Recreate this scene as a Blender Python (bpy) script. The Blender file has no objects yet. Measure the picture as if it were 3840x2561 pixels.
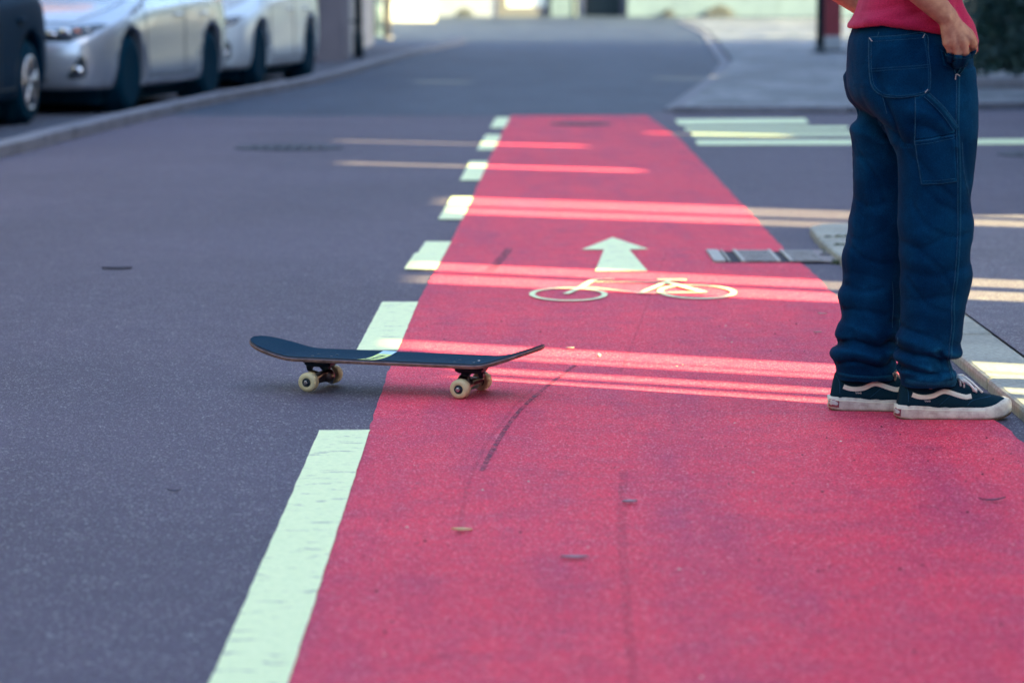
import bpy, bmesh, math, random
from mathutils import Vector, Matrix, noise
from mathutils.bvhtree import BVHTree

R = math.radians
random.seed(7)
scene = bpy.context.scene
col = scene.collection

# ------------------------------------------------------------------ camera
CAM_H = 1.09
cam_d = bpy.data.cameras.new('camera')
cam = bpy.data.objects.new('camera', cam_d)
col.objects.link(cam)
cam.location = (0, 0, CAM_H)
cam.rotation_euler = (R(90 - 6.854), 0, 0)
cam_d.sensor_width = 36.0
cam_d.lens = 105.0
cam_d.clip_start = 0.05
cam_d.clip_end = 2000
cam_d.dof.use_dof = True
cam_d.dof.focus_distance = 7.75
cam_d.dof.aperture_fstop = 3.6
cam_d.dof.aperture_blades = 9
scene.camera = cam

# ------------------------------------------------------------------ sky and sun
SUN_EL, SUN_AZ = 25.0, 115.0          # azimuth clockwise from +Y
w = bpy.data.worlds.new('World')
scene.world = w
w.use_nodes = True
nt = w.node_tree
bg = nt.nodes['Background']
sky = nt.nodes.new('ShaderNodeTexSky')
sky.sky_type = 'NISHITA'
sky.sun_disc = False
sky.sun_elevation = R(SUN_EL)
sky.sun_rotation = R(SUN_AZ)
sky.air_density = 1.0
sky.dust_density = 2.0
sky.ozone_density = 1.0
nt.links.new(sky.outputs[0], bg.inputs[0])
bg.inputs[1].default_value = 0.10
sd = bpy.data.lights.new('sun', 'SUN')
sd.energy = 5.0
sd.angle = R(0.35)
sd.color = (1.0, 0.83, 0.36)
sun = bpy.data.objects.new('sun', sd)
col.objects.link(sun)
sv = Vector((math.sin(R(SUN_AZ)) * math.cos(R(SUN_EL)), math.cos(R(SUN_AZ)) * math.cos(R(SUN_EL)), math.sin(R(SUN_EL))))
sun.rotation_euler = sv.to_track_quat('Z', 'Y').to_euler()
sun.location = (30, -20, 20)

scene.view_settings.view_transform = 'Standard'
scene.view_settings.look = 'None'
scene.view_settings.exposure = 3.0
scene.view_settings.gamma = 1.0
scene.cycles.use_denoising = True
scene.cycles.sample_clamp_indirect = 4.0
scene.cycles.sample_clamp_direct = 12.0
scene.cycles.max_bounces = 8

# ------------------------------------------------------------------ node helpers
MATS = {}


class N:
    """small node builder"""
    def __init__(self, name):
        self.m = bpy.data.materials.new(name)
        self.m.use_nodes = True
        self.t = self.m.node_tree
        self.b = self.t.nodes['Principled BSDF']
        MATS[name] = self.m

    def node(self, typ, **kw):
        n = self.t.nodes.new(typ)
        for k, v in kw.items():
            if k.startswith('_'):
                setattr(n, k[1:], v)
            else:
                n.inputs[k.replace('__', ' ')].default_value = v
        return n

    def link(self, a, b):
        self.t.links.new(a, b)

    def pos(self, scale=(1, 1, 1), obj=False):
        if obj:
            c = self.node('ShaderNodeTexCoord').outputs['Object']
        else:
            c = self.node('ShaderNodeNewGeometry').outputs['Position']
        mp = self.node('ShaderNodeMapping')
        mp.inputs['Scale'].default_value = scale
        self.link(c, mp.inputs['Vector'])
        return mp.outputs['Vector']

    def noise(self, vec, scale, detail=3, rough=0.55):
        n = self.node('ShaderNodeTexNoise', Scale=scale, Detail=detail, Roughness=rough)
        self.link(vec, n.inputs['Vector'])
        return n.outputs['Fac']

    def voro(self, vec, scale, out='Color', feature='F1'):
        n = self.node('ShaderNodeTexVoronoi', _feature=feature, Scale=scale)
        self.link(vec, n.inputs['Vector'])
        return n.outputs[out]

    def ramp(self, fac, stops, interp='LINEAR'):
        n = self.node('ShaderNodeValToRGB')
        n.color_ramp.interpolation = interp
        e = n.color_ramp.elements
        while len(e) < len(stops):
            e.new(0.5)
        for el, (p, c) in zip(e, stops):
            el.position = p
            el.color = (c, c, c, 1) if isinstance(c, (int, float)) else (*c, 1)
        self.link(fac, n.inputs['Fac'])
        return n.outputs['Color']

    def mix(self, fac, a, b, mode='MIX'):
        n = self.node('ShaderNodeMix', _data_type='RGBA', _blend_type=mode)
        for i, v in ((0, fac), (6, a), (7, b)):
            if isinstance(v, (int, float)):
                n.inputs[i].default_value = v
            elif isinstance(v, tuple):
                n.inputs[i].default_value = (*v, 1)
            else:
                self.link(v, n.inputs[i])
        return n.outputs[2]

    def out(self, color=None, rough=None, metal=0.0, spec=0.5, bump=None, bstr=0.3, bdist=0.003, coat=0.0):
        b = self.b
        if color is not None:
            if isinstance(color, tuple):
                b.inputs['Base Color'].default_value = (*color, 1)
            else:
                self.link(color, b.inputs['Base Color'])
        if rough is not None:
            if isinstance(rough, (int, float)):
                b.inputs['Roughness'].default_value = rough
            else:
                self.link(rough, b.inputs['Roughness'])
        b.inputs['Metallic'].default_value = metal
        b.inputs['Specular IOR Level'].default_value = spec
        b.inputs['Coat Weight'].default_value = coat
        if bump is not None:
            bn = self.node('ShaderNodeBump', Strength=bstr, Distance=bdist)
            self.link(bump, bn.inputs['Height'])
            self.link(bn.outputs['Normal'], b.inputs['Normal'])
        return self.m


def plain(name, color, rough=0.6, metal=0.0, spec=0.5, coat=0.0, var=0.12, scale=14.0):
    """a plain colour broken up by a little soiling"""
    n = N(name)
    v = n.pos(obj=True)
    f = n.noise(v, scale, 4)
    c = n.mix(n.ramp(f, [(0.3, 0.0), (0.7, 1.0)]), tuple(x * (1 - var) for x in color), tuple(min(1, x * (1 + var)) for x in color))
    return n.out(c, rough, metal, spec, coat=coat)


# asphalt -----------------------------------------------------------
def asphalt(name, base, chips=0.95, chipcol=(0.36, 0.38, 0.37), warm=0.0):
    n = N(name)
    v = n.pos()
    big = n.noise(v, 0.55, 3)
    mid = n.noise(v, 9.0, 4)
    fine = n.noise(v, 260.0, 3, 0.7)
    cells = n.voro(v, 250.0)
    sep = n.node('ShaderNodeSeparateColor')
    n.link(cells, sep.inputs[0])
    chip = n.ramp(sep.outputs[0], [(chips - 0.02, 0.0), (chips + 0.02, 1.0)])
    dark = n.ramp(sep.outputs[1], [(0.0, 0.55), (0.6, 1.0)])
    c0 = n.mix(n.ramp(big, [(0.35, 0.0), (0.65, 1.0)]), tuple(x * 0.90 for x in base), tuple(x * 1.10 for x in base))
    c1 = n.mix(n.ramp(mid, [(0.3, 0.0), (0.7, 1.0)]), c0, n.mix(1.0, c0, (1.16, 1.12, 1.10), 'MULTIPLY'))
    c2 = n.mix(1.0, c1, dark, 'MULTIPLY')
    c3 = n.mix(n.ramp(fine, [(0.40, 0.0), (0.62, 1.0)]), n.mix(1.0, c2, (0.55, 0.57, 0.62), 'MULTIPLY'), n.mix(1.0, c2, (1.55, 1.55, 1.5), 'MULTIPLY'))
    oil = n.noise(v, 1.7, 5, 0.7)
    c3 = n.mix(n.ramp(oil, [(0.62, 0.0), (0.76, 0.55)]), c3, n.mix(1.0, c3, (0.60, 0.64, 0.70), 'MULTIPLY'))
    lane = n.noise(n.pos((0.9, 0.07, 1)), 1.3, 3)
    c3 = n.mix(n.ramp(lane, [(0.45, 0.0), (0.70, 0.5)]), c3, n.mix(1.0, c3, (1.22, 1.2, 1.15), 'MULTIPLY'))
    c4 = n.mix(n.mix(1.0, chip, n.ramp(mid, [(0.3, 0.4), (0.7, 1.0)]), 'MULTIPLY'), c3, chipcol)
    hgt = n.mix(0.5, n.voro(v, 250.0, 'Distance'), fine)
    return n.out(c4, 0.75, 0, 0.3, hgt, 0.55, 0.004)


asphalt('asphalt', (0.084, 0.070, 0.106))
asphalt('asphalt_parking', (0.048, 0.058, 0.088))
asphalt('asphalt_pavement', (0.120, 0.104, 0.134), 0.88)


def red_coating():
    n = N('red_coating')
    v = n.pos()
    big = n.noise(v, 0.8, 4)
    mid = n.noise(v, 7.0, 5, 0.6)
    fine = n.noise(v, 300.0, 3, 0.7)
    cells = n.voro(v, 270.0)
    sep = n.node('ShaderNodeSeparateColor')
    n.link(cells, sep.inputs[0])
    chip = n.ramp(sep.outputs[0], [(0.90, 0.0), (0.94, 1.0)])
    dark = n.ramp(sep.outputs[1], [(0.02, 0.55), (0.25, 1.0)])
    c0 = n.mix(n.ramp(big, [(0.35, 0.0), (0.68, 1.0)]), (0.76, 0.044, 0.094), (0.86, 0.056, 0.107))
    c1 = n.mix(n.ramp(mid, [(0.42, 0.0), (0.75, 1.0)]), c0, (0.62, 0.055, 0.112))
    c2 = n.mix(1.0, c1, dark, 'MULTIPLY')
    c3 = n.mix(n.ramp(fine, [(0.42, 0.0), (0.62, 1.0)]), n.mix(1.0, c2, (0.68, 0.62, 0.66), 'MULTIPLY'), n.mix(1.0, c2, (1.28, 1.6, 1.5), 'MULTIPLY'))
    worn = n.noise(n.pos((1.6, 0.22, 1)), 2.4, 4, 0.6)
    c3 = n.mix(n.ramp(worn, [(0.46, 0.0), (0.68, 0.8)]), c3, n.mix(1.0, c3, (0.70, 0.92, 1.12), 'MULTIPLY'))
    spot = n.noise(v, 3.3, 5, 0.7)
    c3 = n.mix(n.ramp(spot, [(0.61, 0.0), (0.74, 0.6)]), c3, n.mix(1.0, c3, (0.55, 0.62, 0.75), 'MULTIPLY'))
    c4 = n.mix(n.mix(1.0, chip, (0.55, 0.55, 0.55), 'MULTIPLY'), c3, (0.88, 0.36, 0.40))
    hgt = n.mix(0.5, n.voro(v, 270.0, 'Distance'), fine)
    return n.out(c4, 0.72, 0, 0.14, hgt, 0.6, 0.003)


red_coating()


def road_paint():
    n = N('road_paint')
    v = n.pos()
    vs = n.pos((0.9, 2.0, 1))
    blot = n.noise(vs, 16.0, 5, 0.62)
    small = n.noise(v, 90.0, 3)
    crack = n.noise(n.pos((1.5, 13.0, 1)), 2.3, 5, 0.65)
    wear = n.ramp(blot, [(0.60, 0.0), (0.66, 1.0)])
    wear2 = n.ramp(crack, [(0.645, 0.0), (0.675, 1.0)])
    c = n.mix(n.ramp(small, [(0.35, 0.0), (0.65, 1.0)]), (0.72, 0.82, 0.44), (0.82, 0.90, 0.50))
    c = n.mix(n.mix(1.0, wear, (0.6, 0.6, 0.6), 'MULTIPLY'), c, (0.17, 0.17, 0.19))
    c = n.mix(n.mix(1.0, wear2, (0.95, 0.95, 0.95), 'MULTIPLY'), c, (0.10, 0.09, 0.13))
    return n.out(c, 0.6, 0, 0.4, small, 0.35, 0.002)


road_paint()


def stone(name, a, b, sc=30.0):
    n = N(name)
    v = n.pos()
    f = n.noise(v, sc, 5, 0.65)
    g = n.noise(v, 3.0, 3)
    c = n.mix(n.ramp(f, [(0.35, 0.0), (0.65, 1.0)]), a, b)
    c = n.mix(n.ramp(g, [(0.4, 0.0), (0.7, 0.5)]), c, tuple(x * 0.6 for x in a))
    return n.out(c, 0.8, 0, 0.3, f, 0.5, 0.003)


stone('kerb_stone', (0.26, 0.27, 0.24), (0.42, 0.43, 0.37), 60)
stone('kerb_grey', (0.14, 0.15, 0.18), (0.23, 0.24, 0.28), 40)


def setts():
    n = N('setts')
    v = n.pos()
    d = n.voro(v, 5.0, 'Distance', 'DISTANCE_TO_EDGE')
    cc = n.voro(v, 5.0)
    sep = n.node('ShaderNodeSeparateColor')
    n.link(cc, sep.inputs[0])
    c = n.mix(sep.outputs[0], (0.08, 0.10, 0.125), (0.27, 0.29, 0.32))
    c = n.mix(n.ramp(d, [(0.02, 1.0), (0.06, 0.0)]), c, (0.07, 0.075, 0.07))
    c = n.mix(n.ramp(n.noise(n.pos((1, 0.3, 1)), 1.3, 4), [(0.42, 0.0), (0.58, 0.85)]), c, (0.075, 0.09, 0.11))
    return n.out(c, 0.7, 0, 0.4, d, 0.6, 0.02)


setts()


def block_paving():
    n = N('block_paving')
    v = n.pos()
    d = n.voro(v, 8.0, 'Distance', 'DISTANCE_TO_EDGE')
    sep = n.node('ShaderNodeSeparateColor')
    n.link(n.voro(v, 8.0), sep.inputs[0])
    c = n.mix(sep.outputs[0], (0.022, 0.040, 0.074), (0.046, 0.064, 0.104))
    c = n.mix(n.ramp(d, [(0.02, 1.0), (0.07, 0.0)]), c, (0.016, 0.028, 0.05))
    c = n.mix(n.ramp(n.noise(n.pos((1, 0.35, 1)), 1.1, 4), [(0.40, 0.0), (0.62, 0.7)]), c, n.mix(1.0, c, (0.45, 0.56, 0.68), 'MULTIPLY'))
    return n.out(c, 0.7, 0, 0.3, d, 0.6, 0.02)


block_paving()


def render_wall(name, a, b):
    n = N(name)
    v = n.pos()
    f = n.noise(v, 1.1, 5, 0.6)
    g = n.noise(n.pos((1, 1, 0.25)), 3.5, 4)
    c = n.mix(n.ramp(f, [(0.3, 0.0), (0.7, 1.0)]), a, b)
    c = n.mix(n.ramp(g, [(0.55, 0.0), (0.8, 0.45)]), c, tuple(x * 0.55 for x in a))
    return n.out(c, 0.9, 0, 0.2, n.noise(v, 120, 3), 0.3, 0.003)


render_wall('plaster_white_shade_tone', (0.080, 0.120, 0.165), (0.10, 0.15, 0.195))  # white plaster, darkened so its colour carries the far wall's partial shade
render_wall('plaster_cream', (0.62, 0.62, 0.52), (0.72, 0.70, 0.58))
render_wall('plaster_blue_and_shade', (0.16, 0.19, 0.24), (0.21, 0.24, 0.29))  # blue house plaster; its tone also stands for shade on the far wall
render_wall('plaster_tan', (0.12, 0.12, 0.15), (0.17, 0.16, 0.19))
render_wall('plaster_grey', (0.30, 0.30, 0.30), (0.38, 0.37, 0.36))
render_wall('plaster_slate', (0.085, 0.095, 0.115), (0.12, 0.13, 0.15))
render_wall('timber_dark', (0.10, 0.085, 0.075), (0.16, 0.13, 0.11))


def denim(name, a, b):
    n = N(name)
    v = n.pos(obj=True)
    tw = n.pos((900, 900, 420), obj=True)
    big = n.noise(v, 7.0, 4, 0.6)
    yarn = n.noise(v, 420.0, 3, 0.7)
    slub = n.noise(n.pos((500, 500, 30), obj=True), 1.0, 3)
    c = n.mix(n.ramp(big, [(0.40, 0.0), (0.75, 1.0)]), a, b)
    c = n.mix(n.ramp(yarn, [(0.35, 0.0), (0.68, 1.0)]), n.mix(1.0, c, (0.6, 0.7, 0.75), 'MULTIPLY'), n.mix(1.0, c, (1.9, 1.5, 1.35), 'MULTIPLY'))
    c = n.mix(n.ramp(slub, [(0.55, 0.0), (0.75, 0.35)]), c, n.mix(1.0, c, (2.5, 1.7, 1.5), 'MULTIPLY'))
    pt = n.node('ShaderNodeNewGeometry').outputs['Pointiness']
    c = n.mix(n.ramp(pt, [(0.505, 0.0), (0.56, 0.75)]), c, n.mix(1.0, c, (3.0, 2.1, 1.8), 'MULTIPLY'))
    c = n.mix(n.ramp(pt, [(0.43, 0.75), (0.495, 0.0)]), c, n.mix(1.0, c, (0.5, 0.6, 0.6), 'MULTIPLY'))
    rid = n.node('ShaderNodeTexNoise', Scale=11.0, Detail=4.0, Roughness=0.5, Distortion=0.7)
    rid.noise_dimensions = '3D'
    rid.noise_type = 'RIDGED_MULTIFRACTAL'
    n.link(n.pos((1.0, 1.0, 1.5), obj=True), rid.inputs['Vector'])
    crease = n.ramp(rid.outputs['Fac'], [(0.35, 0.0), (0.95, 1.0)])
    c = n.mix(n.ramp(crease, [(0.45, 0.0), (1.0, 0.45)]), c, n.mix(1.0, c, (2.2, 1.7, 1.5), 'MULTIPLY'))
    fade = n.noise(n.pos((1.0, 1.0, 0.6), obj=True), 4.5, 3)
    c = n.mix(n.ramp(fade, [(0.48, 0.0), (0.66, 0.65)]), c, n.mix(1.0, c, (2.0, 1.6, 1.45), 'MULTIPLY'))
    b_ = n.mix(0.82, n.mix(0.5, yarn, n.noise(v, 60.0, 3)), crease)
    m = n.out(c, 0.95, 0, 0.03, b_, 0.45, 0.006)
    n.b.inputs['Sheen Weight'].default_value = 0.02
    return m


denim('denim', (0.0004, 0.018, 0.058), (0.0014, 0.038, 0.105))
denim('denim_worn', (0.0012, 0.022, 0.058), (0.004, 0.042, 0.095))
plain('denim_thread', (0.014, 0.068, 0.135), 0.85, spec=0.1, var=0.4, scale=120)
plain('bartack_thread', (0.42, 0.40, 0.42), 0.85, spec=0.1, var=0.2, scale=200)


def jersey():
    n = N('red_jersey')
    v = n.pos(obj=True)
    f = n.noise(v, 380.0, 3)
    g = n.noise(v, 9.0, 3)
    c = n.mix(n.ramp(g, [(0.35, 0.0), (0.7, 1.0)]), (0.40, 0.019, 0.078), (0.50, 0.025, 0.094))
    c = n.mix(n.ramp(f, [(0.35, 0.0), (0.65, 1.0)]), n.mix(1.0, c, (0.8, 0.8, 0.8), 'MULTIPLY'), n.mix(1.0, c, (1.2, 1.3, 1.3), 'MULTIPLY'))
    m = n.out(c, 0.9, 0, 0.1, f, 0.3, 0.001)
    n.b.inputs['Sheen Weight'].default_value = 0.1
    return m


jersey()


def skin():
    n = N('skin')
    v = n.pos(obj=True)
    f = n.noise(v, 60.0, 4)
    g = n.noise(v, 260.0, 3)
    c = n.mix(n.ramp(f, [(0.35, 0.0), (0.65, 1.0)]), (0.40, 0.19, 0.125), (0.52, 0.28, 0.18))
    c = n.mix(n.ramp(n.noise(v, 22.0, 4, 0.6), [(0.45, 0.0), (0.7, 0.6)]), c, (0.36, 0.13, 0.09))
    pt = n.node('ShaderNodeNewGeometry').outputs['Pointiness']
    c = n.mix(n.ramp(pt, [(0.40, 0.7), (0.49, 0.0)]), c, (0.17, 0.07, 0.05))
    m = n.out(c, 0.55, 0, 0.35, g, 0.25, 0.0008)
    n.b.inputs['Subsurface Weight'].default_value = 0.08
    n.b.inputs['Subsurface Radius'].default_value = (0.010, 0.004, 0.002)
    n.b.inputs['Subsurface Scale'].default_value = 0.5
    return m


skin()
plain('hair', (0.03, 0.02, 0.015), 0.6, var=0.4, scale=90)
plain('eye_white', (0.75, 0.74, 0.7), 0.2)
plain('eye_iris', (0.05, 0.03, 0.02), 0.2)
plain('lips', (0.40, 0.13, 0.11), 0.5)


def suede():
    n = N('black_suede')
    v = n.pos(obj=True)
    f = n.noise(v, 500.0, 3)
    g = n.noise(v, 24.0, 4)
    c = n.mix(n.ramp(f, [(0.3, 0.0), (0.7, 1.0)]), (0.001, 0.018, 0.034), (0.003, 0.030, 0.050))
    c = n.mix(n.ramp(g, [(0.66, 0.0), (0.78, 0.35)]), c, (0.05, 0.075, 0.09))
    return n.out(c, 0.95, 0, 0.15, f, 0.3, 0.001)


suede()


def rubber():
    n = N('dirty_white_rubber')
    v = n.pos(obj=True)
    f = n.noise(v, 26.0, 5, 0.65)
    g = n.noise(v, 110.0, 4)
    c = n.mix(n.ramp(f, [(0.40, 0.0), (0.70, 1.0)]), (0.66, 0.66, 0.57), (0.38, 0.31, 0.28))
    c = n.mix(n.ramp(g, [(0.55, 0.0), (0.8, 0.5)]), c, (0.34, 0.27, 0.25))
    return n.out(c, 0.6, 0, 0.4, g, 0.2, 0.001)


rubber()
plain('gum_rubber', (0.10, 0.055, 0.03), 0.7)
plain('stripe_leather', (0.70, 0.74, 0.62), 0.55, var=0.08, scale=60)
plain('lace_white', (0.70, 0.72, 0.68), 0.8, var=0.1, scale=120)
plain('lace_tan', (0.42, 0.38, 0.31), 0.8, var=0.1, scale=120)
plain('heel_patch_red', (0.25, 0.05, 0.07), 0.6)
plain('heel_patch_pale', (0.46, 0.46, 0.46), 0.6)

# skateboard
def grip():
    n = N('grip_tape')
    v = n.pos(obj=True)
    f = n.noise(v, 900.0, 2, 0.7)
    c = n.mix(n.ramp(f, [(0.45, 0.0), (0.75, 1.0)]), (0.0015, 0.026, 0.058), (0.010, 0.058, 0.100))
    return n.out(c, 0.9, 0, 0.10, f, 0.5, 0.001)


grip()
plain('ply_dark', (0.035, 0.025, 0.030), 0.6, var=0.4, scale=60)
plain('ply_wood', (0.30, 0.17, 0.13), 0.6, var=0.5, scale=45)
plain('ply_blue', (0.05, 0.08, 0.16), 0.5, var=0.4, scale=45)
plain('deck_bottom', (0.05, 0.055, 0.06), 0.45, var=0.3)
plain('sticker_yellow', (0.62, 0.80, 0.10), 0.4, var=0.05)
plain('sticker_blue', (0.36, 0.60, 0.75), 0.4, var=0.05)
plain('ink_dark', (0.02, 0.07, 0.06), 0.5)
plain('truck_metal', (0.20, 0.17, 0.15), 0.30, 1.0, var=0.3, scale=40)
plain('truck_dark', (0.006, 0.025, 0.040), 0.45, 0.0, var=0.3, scale=40)
plain('steel', (0.45, 0.45, 0.46), 0.25, 1.0)
def urethane():
    n = N('urethane')
    v = n.pos(obj=True)
    g = n.noise(v, 160.0, 4, 0.7)
    f = n.noise(v, 30.0, 3)
    c = n.mix(n.ramp(f, [(0.35, 0.0), (0.7, 1.0)]), (0.50, 0.43, 0.24), (0.62, 0.56, 0.33))
    c = n.mix(n.ramp(g, [(0.58, 0.0), (0.75, 0.6)]), c, (0.22, 0.17, 0.12))
    return n.out(c, 0.55, 0, 0.4)
urethane()
plain('bearing_black', (0.004, 0.018, 0.026), 0.35)
plain('bushing', (0.25, 0.05, 0.06), 0.5)

# cars and street
def car_paint(name, c, metal=0.6, rough=0.32, coat=0.0):
    n = N(name)
    v = n.pos(obj=True)
    f = n.noise(v, 900, 2)
    cc = n.mix(n.ramp(f, [(0.3, 0.0), (0.7, 1.0)]), tuple(x * 0.92 for x in c), tuple(min(1, x * 1.06) for x in c))
    return n.out(cc, rough, metal, 0.35, coat=coat)


car_paint('paint_silver', (0.42, 0.48, 0.54), 0.55, 0.26, 0.4)
car_paint('paint_white', (0.54, 0.62, 0.66), 0.15, 0.28, 0.3)
car_paint('paint_dark', (0.0005, 0.018, 0.044), 0.0, 0.6)
MATS['paint_dark'].node_tree.nodes['Principled BSDF'].inputs['Specular IOR Level'].default_value = 0.03
plain('car_glass', (0.012, 0.022, 0.032), 0.06, spec=0.8, var=0.05)
plain('tyre', (0.001, 0.026, 0.050), 0.9, spec=0.05)
plain('underbody', (0.001, 0.026, 0.050), 0.9, spec=0.05)
plain('alloy', (0.55, 0.54, 0.53), 0.28, 0.9)
plain('black_trim', (0.006, 0.020, 0.030), 0.5)
plain('lamp_chrome', (0.72, 0.74, 0.76), 0.12, 1.0)
plain('lamp_amber', (0.62, 0.20, 0.08), 0.3)
plain('tail_red', (0.36, 0.02, 0.03), 0.2)
plain('plate_white', (0.68, 0.70, 0.66), 0.5)
plain('seam', (0.02, 0.028, 0.036), 0.7)
plain('cast_iron', (0.022, 0.030, 0.050), 0.7, 0.0, var=0.4, scale=30)
plain('grate_metal', (0.20, 0.18, 0.18), 0.5, 0.5, var=0.35, scale=30)
plain('grate_light', (0.34, 0.33, 0.30), 0.6, 0.2, var=0.25, scale=30)
plain('pit_shade', (0.02, 0.02, 0.035), 0.9)
plain('concrete', (0.24, 0.21, 0.21), 0.85, var=0.3, scale=40)
plain('post_dark', (0.005, 0.024, 0.036), 0.5)
plain('post_grey', (0.10, 0.10, 0.12), 0.5)
plain('sign_red', (0.26, 0.035, 0.05), 0.5)
plain('sign_white', (0.42, 0.47, 0.52), 0.5)
plain('door_dark', (0.012, 0.030, 0.036), 0.7, var=0.3)
plain('frame_dark', (0.075, 0.080, 0.095), 0.7)
plain('pane_white', (0.66, 0.72, 0.66), 0.35)
plain('roof_tile', (0.22, 0.10, 0.07), 0.85, var=0.3)
plain('moss', (0.035, 0.05, 0.02), 0.95, var=0.4, scale=80)
plain('leaf_yellow', (0.66, 0.50, 0.22), 0.7, var=0.2, scale=200)
plain('leaf_grey', (0.30, 0.24, 0.27), 0.7, var=0.2, scale=200)
plain('leaf_dark', (0.05, 0.05, 0.08), 0.8, var=0.3, scale=200)
plain('leaf_pale', (0.50, 0.46, 0.36), 0.7, var=0.2, scale=200)
plain('pebble_dark', (0.028, 0.022, 0.035), 0.9, var=0.3)
plain('pebble_pale', (0.55, 0.52, 0.42), 0.8, var=0.3)


def leaf_mat(name, a, b):
    n = N(name)
    v = n.pos()
    f = n.noise(v, 4.0, 4, 0.7)
    c = n.mix(n.ramp(f, [(0.35, 0.0), (0.7, 1.0)]), a, b)
    m = n.out(c, 0.55, 0, 0.4)
    n.b.inputs['Transmission Weight'].default_value = 0.0
    return m


leaf_mat('hedge_leaf', (0.002, 0.026, 0.030), (0.008, 0.046, 0.036))
leaf_mat('bush_leaf', (0.025, 0.035, 0.05), (0.04, 0.05, 0.06))


def skid(name, strength):
    n = N(name)
    v = n.pos()
    f = n.noise(v, 55.0, 4, 0.7)
    n.out((0.095, 0.035, 0.075), 0.7, 0, 0.3)
    tr = n.node('ShaderNodeBsdfTransparent')
    mx = n.node('ShaderNodeMixShader')
    n.link(n.ramp(f, [(0.38, 0.0), (0.66, strength)]), mx.inputs[0])
    n.link(tr.outputs[0], mx.inputs[1])
    n.link(n.b.outputs[0], mx.inputs[2])
    n.link(mx.outputs[0], n.t.nodes['Material Output'].inputs['Surface'])


skid('skid_rubber', 0.95)
skid('skid_faint', 0.24)

# ------------------------------------------------------------------ mesh helpers


def mk(name, verts, faces, mat, parent=None, smooth=False, fmats=None):
    me = bpy.data.meshes.new(name)
    me.from_pydata([tuple(v) for v in verts], [], faces)
    ml = mat if isinstance(mat, (list, tuple)) else [mat]
    for m in ml:
        me.materials.append(MATS[m])
    if fmats:
        me.polygons.foreach_set('material_index', fmats)
    if smooth:
        me.polygons.foreach_set('use_smooth', [True] * len(me.polygons))
    me.validate()
    me.update()
    o = bpy.data.objects.new(name, me)
    col.objects.link(o)
    if parent is not None:
        o.parent = parent
    return o


def tag(o, label=None, cat=None, group=None, kind=None):
    for k, v in (('label', label), ('category', cat), ('group', group), ('kind', kind)):
        if v:
            o[k] = v
    return o


def empty(name, loc=(0, 0, 0), rz=0.0):
    o = bpy.data.objects.new(name, None)
    o.empty_display_size = 0.2
    col.objects.link(o)
    o.location = loc
    o.rotation_euler = (0, 0, rz)
    return o


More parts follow.
